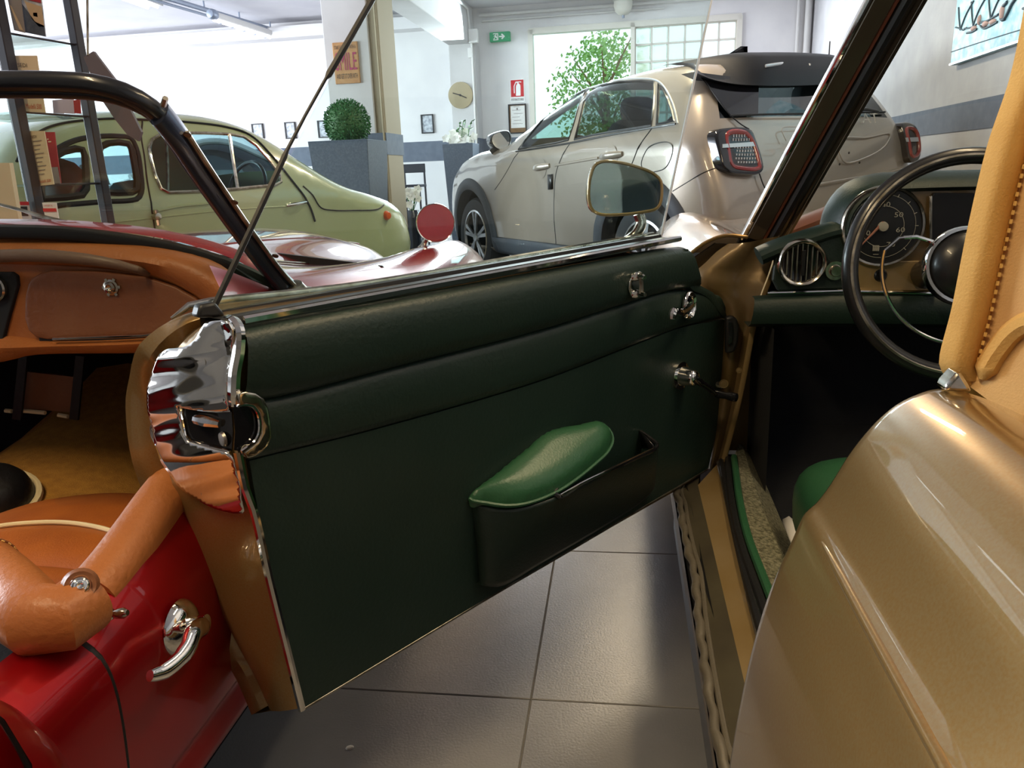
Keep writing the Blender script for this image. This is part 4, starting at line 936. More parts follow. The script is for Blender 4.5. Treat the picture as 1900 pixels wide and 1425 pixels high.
# speedometer
sc_ = PX(1637, 420, .004); rs = .078
spd = MB().lathe([(rs*.93, .002), (rs*.94, .008), (rs*.99, .009), (rs*1.02, .006), (rs*1.03, 0)], sc_, -GU, 48).build('speedometer', 'chrome_worn', gold)
MB().lathe([(rs*.935, .003), (0, .003)], sc_, -GU, 40).build('gauge_dial', 'gauge_face', spd)
mb = MB()
def ring_mb(mb, c, r, w, off, n=48, a0=0, a1=2*pi):
    mb.grid([[c-GU*off+GE*(q*cos(a0+(a1-a0)*k/n))+Zv*(q*sin(a0+(a1-a0)*k/n)) for k in range(n+1)] for q in (r, r+w)])
ring_mb(mb, sc_, rs*.78, .0008, .0042); ring_mb(mb, sc_, rs*.50, .001, .0042)
for k in range(13):
    a = radians(225-22.5*k); d = GE*cos(a)+Zv*sin(a); t = GE*-sin(a)+Zv*cos(a); mb.box(sc_-GU*.0045+d*rs*.81, (rs*.08, .0012, .0008), (d, t, GU))
mb.build('scale_marks', 'gauge_mark', spd, smooth=False)
for txt, x, y in (('20', 1606, 432), ('30', 1616, 392), ('40', 1643, 379), ('50', 1667, 398), ('60', 1670, 426), ('70', 1652, 453)):
    text_mb(txt, PX(x-8, y+5, .0092), GE, Zv, .0095, width=.0165).build('numeral', 'gauge_mark', spd, smooth=False)
mb = MB()
for k in range(4): mb.box(PX(1620.5+3.2*k, 461, .009), (.0024, .001, .010), (GE, GU, Zv))
mb.box(PX(1625, 456, .009), (.012, .001, .0016), (GE, GU, Zv)); mb.box(PX(1625, 462, .009), (.012, .001, .0016), (GE, GU, Zv)); mb.box(PX(1625, 472, .009), (.010, .001, .0012), (GE, GU, Zv)); mb.build('dial_emblem', 'gauge_mark', spd, smooth=False)
a_, b_ = PX(1634, 418, .011), PX(1597, 456, .011); MB().tube([a_+(a_-b_)*.15, a_, b_], [.003, .003, .0012], 6).build('needle', 'needle', spd)
MB().lathe([(.0, .012), (.009, .010), (.010, .003)], sc_, -GU, 20).build('needle_hub', 'gauge_mark', spd)
mb = MB(); gp_ = [(1733, 358), (1808, 358), (1816, 370), (1816, 476), (1806, 490), (1736, 490), (1726, 476), (1726, 370)]
MB().prism([PX(x, y, .006) for x, y in gp_], GU*.006).build('gauge_cluster', 'black_matte', gold, smooth=False, bevel=.002)
for x in (1727, 1813): MB().tube([PX(x, 364, .008), PX(x, 420, .010), PX(x, 492, .008)], .0028, 6).build('cluster_trim', 'chrome_worn', gold)
MB().tube([PX(1742, 474, .01), PX(1752, 462, .01)], .0012, 5).build('gauge_needle', 'lamp_orange', gold)
# steering wheel
wc = V((.7887, 1.3213, .788)); fwd_ = GU*cos(.0813)+GE*sin(.0813); wn = (-fwd_*cos(.1924)+Zv*sin(.1924)).normalized(); wa = fwd_.cross(Zv).normalized(); wbv = wn.cross(wa)
def WP(r, ang, h=0.0): return wc+wa*(r*cos(ang))+wbv*(r*sin(ang))+wn*h
sw_ = MB().tube([WP(.1865, 2*pi*k/96) for k in range(96)], .0142, 14, closed=True, up=None).build('steering_wheel', 'black_plastic', gold)
MB().tube([WP(.1855, 2*pi*k/96, .0118) for k in range(96)], .0035, 6, closed=True).build('rim_groove', 'steel_dull', sw_)
MB().lathe([(0, .022), (.03, .020), (.05, .012), (.058, .0), (.06, -.01)], wc+wn*.01, wn, 36).build('hub_pad', 'black_plastic', sw_)
MB().lathe([(.058, .0), (.061, .006), (.066, .006), (.069, -.002), (.069, -.012), (.055, -.02)], wc+wn*.006, wn, 40).build('hub_ring', 'chrome', sw_)
MB().lathe([(.0, .006), (.011, .005), (.013, .0)], wc+wn*.03, wn, 20).build('hub_emblem', 'chrome_worn', sw_)
MB().tube([WP(.135, radians(a), .006) for a in range(168, 262, 4)]+[WP(.128, radians(264), .006), WP(.07, radians(268), .0)], .0034, 8).build('horn_ring', 'chrome', sw_)
MB().tube([WP(.135, radians(168), .006), WP(.120, radians(156), .006), WP(.096, radians(148), .004), WP(.068, radians(142), .0)], .0034, 8).build('horn_ring_end', 'chrome', sw_)
for a in (0, 270): MB().tube([WP(.05, radians(a), -.006), WP(.12, radians(a), -.008), WP(.185, radians(a), -.002)], [.016, .012, .010], 8, flat=.45).build('spoke', 'black_gloss', sw_)
MB().tube([wc-wn*.0, wc-wn*.22], .03, 16).build('steering_column', 'black_plastic', sw_)
# --- rear quarter (the near fender)
eF = V((.29, .61, 0))
def EX(px, py, off=0.0): return on(px, py, eF-GU*off, GU)
con = [(1342, 1470), (1352, 1390), (1368, 1300), (1388, 1205), (1415, 1110), (1440, 1045), (1462, 998), (1476, 966), (1483, 951), (1488, 943), (1496, 935), (1508, 925), (1518, 913), (1530, 897), (1545, 874), (1567, 838), (1592, 804), (1622, 770), (1655, 742), (1690, 724), (1725, 713), (1760, 713), (1800, 724), (1850, 745), (1900, 768), (1990, 800)]
cc = cat([EX(*q) for q in con], 150)
# soften all but the crease
low = EX(1342, 1470); ext = [low+Zv*-.12+GE*.02, low+Zv*-.2+GE*.06]
prof = [ext[1], ext[0]]+cc
rows = []; cenp = EX(1640, 1150)
for t, k in ((.0, .93), (-.004, .975), (-.010, .993), (-.02, 1), (-.15, 1.0), (-.3, 1.0), (-.5, 1.0), (-.8, .995), (-1.2, .97), (-1.6, .9)):
    rows.append([cenp+GU*t+(p-cenp)*k for p in prof])
rows.insert(0, [cenp+GU*-.0+(p-cenp)*.80 for p in prof])
MB().grid(rows).build('rear_quarter', 'gold_paint', gold, ang=75)
cr = EX(1489, 944)+GE*.0022; MB().tube([cr+GU*(-.022-.1*k) for k in range(14)], [.001]+[.0046]*13, 12).build('fender_crease', 'gold_paint', gold)
MB().prism([EX(x, y, .01) for x, y in [(1733, 714), (1740, 700), (1756, 682), (1764, 678), (1778, 700), (1786, 716)]], -GU*.02).build('hinge_bracket', 'chrome_worn', gold, bevel=.004)
# --- soft top: quarter panel with its stitched binding
eT = eF-GU*.012
def TX(px, py, off=0.0): return on(px, py, eT-GE*off*0-GU*off, tn)
tn = (GU*.9-GE*.44).normalized()
lf = [(1935, -30), (1900, 138), (1856, 270), (1819, 423), (1787, 580), (1766, 660), (1764, 682), (1776, 706)]
lc = cat([TX(*q) for q in lf], 40)
inner = cat([TX(*q) for q in [(1972, -30), (1938, 145), (1895, 280), (1859, 432), (1826, 585), (1806, 660), (1802, 684), (1816, 700)]], 40)
up_ = (CP-eT).normalized(); tb = -tn if (-tn).dot(CP-eT) > 0 else tn
rows = [[p-tb*.012 for p in lc], [p+tb*.000 for p in lc], [p.lerp(q, .15)+tb*.006 for p, q in zip(lc, inner)], [p.lerp(q, .5)+tb*.008 for p, q in zip(lc, inner)], [p.lerp(q, .9)+tb*.007 for p, q in zip(lc, inner)], [q+tb*.001 for q in inner]]
top_ = MB().grid(rows).build('soft_top_binding', 'canvas', gold, ang=70)
outl = [(1938, 145), (1895, 280), (1859, 432), (1826, 585), (1806, 660), (1802, 684), (1812, 712), (1776, 706), (1830, 752), (1900, 806), (1990, 870), (2150, 960), (2300, 700), (2300, -60), (1972, -30)]
grid_rows = []
for i in range(16):
    s = i/15; a = lin(inner, 40)
    grid_rows.append(None)
A = cat([TX(*q) for q in [(1972, -30), (1938, 145), (1895, 280), (1859, 432), (1826, 585), (1803, 670), (1790, 712)]], 40); B = cat([TX(*q, .25) for q in [(2600, -80), (2560, 150), (2530, 300), (2500, 520), (2470, 800), (2440, 1000), (2390, 1220)]], 40)
rows = []
for i in range(18):
    s = (i/17)**1.3; rows.append([p.lerp(q, s)+tb*(.010*sin(min(1, s*3)*pi/2)+.003*sin(k*.5+s*9)) for k, (p, q) in enumerate(zip(A, B))])
MB().grid(rows).build('soft_top', 'canvas_light', gold, ang=80)
MB().tube(cat([TX(1774, 700, -.004), TX(1800, 728, -.006), TX(1850, 768, -.010), TX(1905, 808, -.014), TX(1990, 868, -.02), TX(2120, 960, -.03)], 24), .010, 8).build('soft_top_hem', 'canvas', gold)
MB().tube(cat([A[k].lerp(B[k], s)+tb*.013 for k, s in ((38, .004), (36, .012), (34, .03), (32, .06), (30.5, .11), (29, .18), (27, .28)) for k in (int(k),)], 24), [.003, .006]+[.009]*20+[.007, .006], 8).build('soft_top_fold', 'canvas', gold)
st_l = lin([p.lerp(q, .86)+tb*.0085 for p, q in zip(lc, inner)], 90)
mb = MB()
for k in range(0, 90, 2): mb.tube([st_l[k], st_l[k+1] if k < 89 else st_l[k]+Zv*.001], .0013, 5)
tag(mb.build('stitching', 'thread', top_), kind='stuff')
# ================================================================== red roadster at left
O4 = V((-.404, .988, 0))
def Q3(t, l, z): return O4+GU*t+GE*l+Zv*z                        # t forward, l to the right (negative = inside), z up
def QL(px, py, l): return on(px, py, O4+GE*l, GE)               # photo point on a lengthwise plane
red = empty('red_roadster', (O4.x, O4.y, 0), 'red open roadster at left with tan leather cockpit and cream piping', 'car')
mat('handle_grey', '#6a5546', .4, bump=(120, .4))
mat('frame_black', (.014, .016, .022), .28, .2, .4)
mat('navy_metal', (.05, .058, .095), .22, .7, .3)
# side: door and rear body in one skin, rear wing apart
sp = [(-.20, .17), (-.06, .185), (-.012, .215), (-.002, .235), (-.008, .275), (-.002, .282), (.010, .38), (.012, .45), (.008, .480), (.001, .497), (-.009, .507), (-.019, .515), (-.028, .524), (-.055, .530)]
side_ = cat([(l, 0, z) for l, z in sp], 48)
MB().grid([[Q3(t, q.x, q.z) for q in side_] for t in (-.95, -.6, -.285)]).build('rear_body', 'red_paint', red, ang=60)
def rise(t, z): s = max(0, min(1, (z-.490)/.03)); return s*max(0, t+.28)*(.26+.06*max(0, t+.1))
MB().grid([[Q3(t, q.x-.06*rise(t, q.z), q.z+rise(t, q.z)) for q in side_] for t in (-.281, -.2, -.1, 0, .1, .2, .3, .4, .46)]).build('door', 'red_paint', red, ang=60)
def sidep(z, off=.0):
    for p, q in zip(side_, side_[1:]):
        if p.z <= z <= q.z: return p.x+(q.x-p.x)*(z-p.z)/max(q.z-p.z, 1e-6)+off
    return off
MB().tube([Q3(-.283, q.x-.003, q.z) for q in side_[6:]], .0042, 6).build('door_gap', 'rubber', red)
wl = cat([QL(*q, .05) for q in [(-120, 1250), (-40, 1275), (5, 1308), (38, 1355), (66, 1405), (95, 1480), (110, 1560)]], 30); wc_ = QL(-160, 1560, .05)
MB().grid([[wc_+(p-wc_)*s+GE*h for p in wl] for s, h in ((1.0, -.05), (1, -.012), (.97, .006), (.9, .03), (.75, .06), (.5, .085), (.2, .095))]).build('rear_wing', 'red_paint', red, ang=80)
MB().tube([p+GE*-.008 for p in wl], .005, 8).build('wing_piping', 'rubber', red)
# door handle and peg
hs = QL(334, 1163, .012)
MB().lathe([(.0, .014), (.018, .014), (.026, .011), (.032, .005), (.034, 0)], hs, GE, 32).build('handle_escutcheon', 'chrome', red)
MB().lathe([(.011, .008), (.011, .022), (.013, .03), (.0, .034)], hs+GU*.006, GE, 18).build('handle_boss', 'chrome', red)
hl = cat([hs+GE*.028+GU*.006, QL(357, 1178, .055), QL(350, 1200, .058), QL(330, 1226, .056), QL(302, 1247, .05), QL(278, 1254, .046)], 20)
MB().tube(hl, [.009, .011, .0125]+[.0125]*6+[.0115]*4+[.010]*4+[.0085, .008, .0065], 10, flat=.8).build('door_handle', 'chrome', red)
pg = QL(196, 1141, -.01); MB().lathe([(.006, 0), (.006, .008), (.004, .01), (.0055, .014), (.006, .022), (.003, .027), (0, .027)], pg, (GE+Zv*.15), 14).build('hood_peg', 'chrome_worn', red)
# padded cockpit edge
rl = cat([QL(*q, -.05) for q in [(168, 1110), (215, 1052), (255, 996), (290, 945), (330, 890), (380, 800)]], 30); rl[-1:] = [rl[-1], Q3(.36, -.08, .74)]
MB().tube(rl, .032, 18).build('door_rail', 'tan_leather', red)
ck_ = cat([at_z(*q, .555) for q in [(158, 1118), (128, 1142), (95, 1152), (66, 1147), (38, 1122), (5, 1088), (-60, 1035), (-160, 970), (-380, 840)]], 36)
MB().tube(ck_, [.033, .0345]+[.036]*34, 20).build('corner_rail', 'tan_leather', red)
sm = [ck_[8]+(Zv*cos(a)+((ck_[9]-ck_[7]).normalized().cross(Zv))*sin(a))*.0368 for a in [2*pi*k/28 for k in range(28)]]
MB().tube(sm, .0016, 5, closed=True).build('rail_seam', 'tan_leather_brown', red)
mb = MB(); td = (ck_[9]-ck_[7]).normalized()
for s in (-.006, .006):
    for k in range(0, 28): p = sm[k]+td*s; d = (sm[(k+1) % 28]-sm[k]).normalized(); mb.tube([p-d*.0018, p+d*.0018], .0009, 4)
tag(mb.build('seam_stitches', 'thread', red), kind='stuff')
p = QL(149, 1087, -.045); ax = (CP-p).normalized(); p = p+ax*.078
MB().lathe([(.0, .006), (.003, .007), (.0045, .004), (.006, .004), (.0075, .006), (.0095, .004), (.010, 0)], p, ax, 22).build('snap_stud', 'chrome', red)
MB().lathe([(.0105, .0015), (.0145, .003), (.018, -.004)], p, ax, 22).build('stud_collar', 'tan_leather_brown', red)
# seat
r0 = cat([at_z(*q, .40) for q in [(-90, 985), (0, 952), (60, 933), (120, 922), (190, 915), (262, 917), (300, 930)]], 26)
r1 = cat([at_z(*q, .425) for q in [(-90, 1000), (0, 978), (60, 972), (110, 971), (160, 976), (212, 989), (270, 1018)]], 26)
r2 = cat([at_z(*q, .425) for q in [(-90, 1050), (0, 1046), (70, 1047), (145, 1054), (200, 1062), (270, 1075)]], 26)
r3 = cat([at_z(*q, .42) for q in [(-90, 1092), (0, 1096), (90, 1104), (150, 1110), (230, 1120)]], 26)
r4 = cat([at_z(*q, .41) for q in [(-90, 1150), (0, 1150), (100, 1150), (150, 1152), (230, 1160)]], 26)
rows = [[p-Zv*.2+GU*.0 for p in r0], [p-Zv*.03+GU*.012 for p in r0], r0, [p.lerp(q, .5)+Zv*.006 for p, q in zip(r0, r1)], [p.lerp(q, .96) for p, q in zip(r0, r1)]]
MB().grid(rows).build('seat_front_roll', 'tan_seat', red, ang=60)
def puff(a, b, h): return [[p.lerp(q, s)+Zv*h*v for p, q in zip(a, b)] for s, v in ((0, -.6), (.05, 0), (.25, .8), (.5, 1), (.75, .8), (.95, 0), (1, -.6))]
for a, b in ((r1, r2), (r2, r3), (r3, r4)): MB().grid(puff(a, b, .006)).build('seat_pleat', 'tan_seat', red, ang=70)
MB().tube([p+Zv*.002 for p in r1], .0042, 8).build('seat_piping', 'cream_piping', red)
MB().tube(cat([at_z(*q, .435) for q in [(50, 1125), (72, 1112), (95, 1096)]], 8), .005, 8).build('seat_piping', 'cream_piping', red)
MB().prism([Q3(-.75, -1.3, .2), Q3(.08, -1.3, .2), Q3(.08, -.12, .2), Q3(-.75, -.12, .2)], Zv*.18).build('seat_base', 'dark_leather', red, smooth=False)
# carpeted floor and footwell
TR = [(-.3, .355), (.1, .36), (.3, .372), (.5, .395), (.7, .435), (.87, .495), (.95, .54)]
MB().grid([[Q3(t, l, .17+(z-.17)*k) for l, k in ((-.38, 0), (-.43, .30), (-.50, .66), (-.58, .86), (-.67, .965), (-.76, 1), (-.85, .97), (-.93, .8), (-.98, .4), (-1.0, 0))] for t, z in TR]).build('tunnel_carpet', 'tan_carpet', red, ang=80)
MB().grid([[Q3(t, l, .172) for l in (-.08, -.4)] for t in (-.3, .9)]).build('floor_carpet', 'tan_carpet', red)
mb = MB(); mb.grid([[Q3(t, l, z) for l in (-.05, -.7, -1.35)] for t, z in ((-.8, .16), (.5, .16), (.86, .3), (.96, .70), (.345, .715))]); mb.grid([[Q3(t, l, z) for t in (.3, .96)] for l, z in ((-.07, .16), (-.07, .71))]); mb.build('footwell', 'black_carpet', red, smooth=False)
pp = Q3(.62, 0, 0)
def FW4(px, py, t): return on(px, py, Q3(t, 0, 0), GU)
MB().prism([FW4(x, y, .62) for x, y in [(50, 690), (142, 700), (130, 765), (40, 758)]], GU*.01).build('kick_panel', 'tan_leather_brown', red, smooth=False)
for a, b in (((10, 762), (22, 763)), ((38, 762), (84, 766)), ((108, 770), (126, 773))): MB().tube([FW4(*a, .61), FW4(*b, .61)], .005, 6).build('panel_piping', 'cream_piping', red)
for x in (32, 138): MB().prism([FW4(x+d, y, .6) for d, y in ((2, 660), (18, 662), (6, 780), (-10, 778))], GU*.006).build('dash_stay', 'dark_leather', red, smooth=False)
MB().grid([[Q3(t, -.075, z) for t in (-.95, -.3, .44)] for z in (.16, .36, .47)]).build('inner_side', 'dark_leather', red)
# gaiter dome with cream ring
gc = at_z(-12, 922, .385); ga = (Zv*.9-GU*.25+GE*.25).normalized()
MB().lathe([(.072, 0), (.070, .012), (.064, .03), (.052, .046), (.034, .056), (.0, .06)], gc, ga, 32).build('gear_gaiter', 'dark_leather', red)
MB().lathe([(.070, .0), (.078, .006), (.084, .004), (.086, -.004), (.082, -.012)], gc, ga, 32).build('gaiter_ring', 'cream_piping', red)
# dashboard
dt = .33
def DA(px, py, off=0.0): return on(px, py, Q3(dt-off, 0, 0), GU)
nd = 40
def drow(pts, off): return cat([DA(x, y, off) for x, y in pts], nd)
rows = [drow([(-480, 436), (0, 438), (200, 444), (330, 462), (402, 487), (444, 518), (466, 556)], -.05),
        drow([(-480, 440), (0, 442), (200, 449), (328, 468), (396, 493), (437, 523), (458, 558)], -.01),
        drow([(-480, 452), (0, 454), (195, 461), (316, 480), (382, 504), (422, 533), (445, 563)], .022),
        drow([(-480, 468), (0, 470), (190, 478), (305, 495), (362, 518), (402, 545), (425, 572)], .030),
        drow([(-480, 482), (0, 484), (185, 492), (292, 508), (345, 531), (384, 556), (404, 580)], .018),
        drow([(-480, 488), (0, 490), (180, 498), (285, 514), (338, 536), (376, 561), (396, 584)], -.004),
        drow([(-480, 560), (0, 560), (150, 565), (285, 568), (340, 575), (380, 582), (400, 590)], -.004),
        drow([(-480, 624), (0, 622), (90, 630), (270, 624), (330, 615), (375, 605), (400, 596)], -.004),
        drow([(-480, 634), (0, 632), (90, 634), (270, 628), (330, 620), (376, 609), (402, 600)], .008),
        drow([(-480, 648), (0, 646), (90, 643), (270, 637), (330, 628), (378, 616), (405, 606)], .022),
        drow([(-480, 676), (0, 664), (60, 654), (270, 648), (330, 640), (382, 628), (410, 615)], .016),
        drow([(-480, 690), (0, 672), (60, 659), (270, 654), (330, 646), (384, 634), (412, 622)], -.01),
        drow([(-480, 690), (0, 672), (60, 659), (270, 654), (330, 646), (384, 634), (412, 622)], -.10)]
MB().grid(rows).build('dashboard', 'tan_leather', red, ang=60)
gl = [(62, 516), (78, 506), (98, 502), (180, 503), (270, 513), (325, 531), (365, 553), (388, 578), (380, 592), (335, 615), (270, 620), (90, 629), (70, 625), (56, 612), (49, 590), (50, 550), (55, 527)]
v, tr = cdt(gl, (), 12); mb = MB(); mb.add([DA(q.x, q.y, .006) for q in v], tr); gb = mb.build('glovebox_door', 'tan_leather_brown', red, solid=.010, bevel=.003)
MB().lathe([(.0, .004), (.003, .005), (.006, .009), (.010, .007), (.0105, .004), (.014, .003), (.0145, 0)], DA(207, 533, .011), -GU, 24).build('glovebox_lock', 'chrome_worn', gb)
mb = MB()
for k in range(6): a = k*pi/3; mb.box(DA(207, 533, .013)+GE*.0145*cos(a)+Zv*.0145*sin(a), (.005, .004, .005), (GE*cos(a)+Zv*sin(a), GU, Zv*cos(a)-GE*sin(a)))
mb.build('lock_bezel', 'chrome_worn', gb, smooth=False)
MB().tube([DA(98, 629, .020), DA(265, 623, .020), DA(340, 611, .02)], .0026, 6).build('glovebox_strip', 'chrome', red)
MB().tube(cat([DA(76, 629, .001), DA(180, 628, .001), DA(270, 623, .001)], 10), .005, 6).build('glovebox_gap', 'rubber', red)
MB().tube(cat([DA(-480, 480, .045), DA(0, 475, .055), (DA(60, 474, .058)), DA(150, 480, .058), DA(215, 490, .052), DA(250, 499, .04), DA(274, 508, .012)], 30), [.011]*24+[.0105, .010, .009, .008, .007, .006], 12, flat=.9).build('grab_handle', 'handle_grey', red)
MB().prism([DA(x, y, .004) for x, y in [(-480, 508), (20, 505), (30, 512), (32, 530), (12, 600), (2, 640), (-20, 660), (-480, 660)]], GU*.01).build('instrument_panel', 'interior_dark', red, smooth=False, bevel=.002)
gq = DA(-8, 534, .006); MB().lathe([(.024, 0), (.0245, .008), (.0215, .010), (.020, .006), (.0, .004)], gq, -GU, 30).build('gauge', 'chrome_worn', red)
MB().lathe([(.0, .0065), (.0195, .0065)], gq, -GU, 24).build('gauge_dial', 'gauge_face', red)
# windscreen
wbase = QL(560, 532, -.05); wcor = QL(300, 190, -.08); wn4 = (wcor-wbase).cross(GE).normalized()
def WS(px, py, off=0.0): return on(px, py, wbase-GU*off, wn4)
f4 = cat([WS(*q) for q in [(-480, 166), (0, 157), (110, 158), (180, 163), (232, 177), (275, 199), (305, 224)]], 34)
up4 = (wcor-wbase).normalized()
MB().tube([p+up4*.006 for p in f4], .0135, 12).build('windscreen_top_rail', 'frame_black', red)
MB().tube([p-up4*.010-GE*.001 for p in f4], .0105, 10).build('windscreen_top_bead', 'frame_black', red)
ctop, ctop2 = WS(300, 219), WS(308, 214)
pil4 = [WS(*q) for q in [(296, 210), (330, 253), (365, 306), (410, 372), (465, 450), (515, 515), (548, 548)]]
MB().tube(cat(pil4, 24), .023, 14, flat=.55, up=tuple(wn4)).build('windscreen_post', 'navy_metal', red)
MB().tube(cat([p+GE*.017-up4*-.006 for p in pil4[1:]], 22), .0045, 8).build('post_chrome_edge', 'steel_dull', red)
MB().tube(cat([p-GE*.020 for p in pil4], 22), .0035, 8).build('post_rubber', 'rubber', red)
ft4 = WS(548, 540); MB().lathe([(.0, .03), (.018, .028), (.026, .012), (.04, .004), (.05, -.004)], ft4-Zv*.012, (Zv-GU*.35), 20).build('post_foot', 'steel_dull', red)
ftail = (-wn4 if (-wn4).dot(CP-wbase) > 0 else wn4)
for x, y in ((351, 240), (438, 366), (513, 466)): screw('screw', WS(x, y)+ftail*.010, ftail, .0045, red, 'steel_dull')
MB().tube([WS(303, 196), WS(307, 182)], .004, 6).build('hood_stud', 'steel_dull', red)
gpts = [WS(*q) for q in [(-480, 182), (0, 172), (110, 173), (175, 178), (225, 190), (265, 212), (290, 235), (330, 290), (400, 390), (470, 480), (520, 535), (430, 500), (300, 470), (150, 452), (-480, 455)]]
MB().prism(gpts, wn4*.003).build('windscreen_glass', 'clear_glass', red, smooth=False)
MB().tube(cat([WS(*q) for q in [(-480, 440), (0, 430), (150, 436), (300, 458), (400, 484), (470, 512), (540, 548)]], 24), .013, 8, flat=.8).build('windscreen_lower_rubber', 'rubber', red)
# scuttle, bonnet and wings: one lofted skin
def fsec(pts): return cat([(l, 0, z) for l, z in pts]+[(-1.4-l, 0, z) for l, z in reversed(pts[:-1])], 90)
F1 = [(-.04, .2), (.0, .25), (.012, .40), (.012, .55), (-.005, .68), (-.04, .75), (-.10, .785), (-.18, .80), (-.3, .82), (-.45, .842), (-.7, .855)]
F2 = [(-.04, .2), (.01, .25), (.025, .42), (.03, .56), (.02, .665), (-.03, .73), (-.10, .757), (-.18, .745), (-.26, .745), (-.42, .815), (-.7, .845)]
F3 = [(-.04, .22), (.03, .28), (.05, .42), (.055, .55), (.04, .65), (-.02, .725), (-.10, .752), (-.19, .71), (-.27, .70), (-.42, .785), (-.7, .828)]
F4 = [(-.04, .25), (.03, .3), (.05, .42), (.055, .53), (.04, .63), (-.02, .71), (-.10, .742), (-.20, .66), (-.29, .63), (-.43, .72), (-.7, .775)]
F5 = [(-.06, .3), (.0, .34), (.02, .42), (.025, .50), (.01, .58), (-.04, .65), (-.11, .68), (-.20, .59), (-.3, .55), (-.45, .62), (-.7, .66)]
F6 = [(-.1, .36), (-.05, .38), (-.03, .42), (-.03, .47), (-.04, .51), (-.07, .55), (-.12, .56), (-.2, .50), (-.3, .46), (-.45, .48), (-.7, .5)]
K = [(.46, F1), (.62, F1), (1.15, F2), (1.6, F3), (2.0, F4), (2.25, F5), (2.36, F6)]
ks = [(t, fsec(p)) for t, p in K]; rows = []
for i in range(len(ks)-1):
    n = 4
    for j in range(n): s = j/n; rows.append([Q3(ks[i][0]+(ks[i+1][0]-ks[i][0])*s, a.x+(b.x-a.x)*s, a.z+(b.z-a.z)*s) for a, b in zip(ks[i][1], ks[i+1][1])])
rows.append([Q3(ks[-1][0], a.x, a.z) for a in ks[-1][1]])
sm_rows = [rows[0], rows[1]]+[[(rows[i-1][j]+rows[i][j]*2+rows[i+1][j])/4 for j in range(90)] for i in range(2, len(rows)-1)]+[rows[-1]]
MB().grid(sm_rows).build('bonnet_and_wings', 'red_metal', red, ang=80)
MB().prism([Q3(.99, l, z) for l, z in ((.0, .25), (.0, .66), (-.06, .755), (-.7, .845), (-1.34, .755), (-1.4, .66), (-1.4, .25))], GU*.01).build('scuttle_bulkhead', 'rubber', red, smooth=False)
cs = cat([DA(-480, 430, -.06), DA(0, 430, -.06), DA(200, 438, -.06), DA(330, 455, -.06), DA(410, 482, -.06), DA(470, 520, -.06)], 30)
cs2 = cat([WS(*q, -.02) for q in [(-480, 432), (0, 421), (150, 426), (300, 444), (400, 470), (450, 490), (500, 522)]], 30)
MB().grid([cs, [p.lerp(q, .5)-Zv*.004 for p, q in zip(cs, cs2)], cs2]).build('scuttle_cover', 'frame_black', red)
MB().grid([[p+Zv*.002 for p in cs2], [p+GU*.03+Zv*.012 for p in cs2], [p+GU*.06+Zv*.006 for p in cs2]]).build('scuttle_panel', 'red_metal', red)
MB().grid([[QL(*q, l) for q in [(388, 492), (430, 505), (480, 525), (560, 560)]] for l in (-.10,)]+[[QL(*q, -.06) for q in [(420, 560), (440, 590), (470, 610), (560, 620)]]]).build('cowl_side', 'red_paint', red)
# bonnet shut line, vent, wing mirror, wiper
def surf(t, l):
    """height of the bonnet skin at t, l"""
    for i in range(len(ks)-1):
        if ks[i][0] <= t <= ks[i+1][0]:
            s = (t-ks[i][0])/(ks[i+1][0]-ks[i][0]); c = [(a.x+(b.x-a.x)*s, a.z+(b.z-a.z)*s) for a, b in zip(ks[i][1], ks[i+1][1])]
            for (x0, z0), (x1, z1) in zip(c[12:46], c[13:47]):
                if x1 <= l <= x0 and x0 > x1: return z0+(z1-z0)*(l-x0)/(x1-x0)
    return .8
seam = [(.62, -.98), (.60, -.7), (.62, -.45), (.70, -.31), (.85, -.27), (1.2, -.25), (1.6, -.26), (2.0, -.28)]
MB().tube([Q3(t, l, surf(t, l if l > -.7 else -1.4-l)+.0005) for t, l in [(q.x, q.y) for q in cat([(t, l, 0) for t, l in seam], 60)]], .0028, 5).build('bonnet_gap', 'rubber', red)
MB().tube([Q3(t, -.43, surf(t, -.43)) for t in (.62, .8, 1.1, 1.5, 1.9)], .003, 6).build('bonnet_crease', 'red_metal', red)
MB().box(Q3(.55, -.72, .858), (.20, .02, .006), (GE, GU, Zv)).build('scuttle_vent', 'rubber', red, smooth=False)
MB().lathe([(.0, .02), (.006, .018), (.012, .008), (.016, 0)], Q3(.56, -.42, surf(.56, -.42)), Zv, 16).build('washer_jet', 'chrome', red)
MB().lathe([(.0, .03), (.010, .028), (.014, .012), (.018, 0)], Q3(.66, -.25, surf(.66, -.25)), Zv, 16).build('bonnet_catch', 'chrome', red)
mc4 = at_y(808, 414, 2.62); md = (CP-mc4+V((.25, 0, .02))).normalized(); ra = V((1, 0, 0)); r4_ = .064
MB().lathe([(.0, .003), (r4_*.96, .003)], mc4, md, 40).build('mirror_pane', 'mirror_red_reflection', red)  # mirror disc painted red: the reflected bodywork is put into its colour
MB().lathe([(r4_*.96, .003), (r4_, .004), (r4_*1.02, -.002), (r4_*.9, -.02), (r4_*.5, -.036), (0, -.04)], mc4, md, 40).build('mirror_shell', 'chrome', red)
mbx = on(784, 462, mc4, md); zz = surf(1.6, -.12)
MB().tube(cat([mc4-md*.03-Zv*.045, mc4.lerp(mbx, .6)-md*.02, mbx-md*.01], 8), [.008, .008, .008, .008, .008, .009, .012, .018], 10).build('mirror_stem', 'chrome_worn', red)
MB().lathe([(.0, .012), (.02, .010), (.028, .0)], mbx-Zv*.012-md*.01, Zv, 18).build('mirror_foot', 'chrome_worn', red)
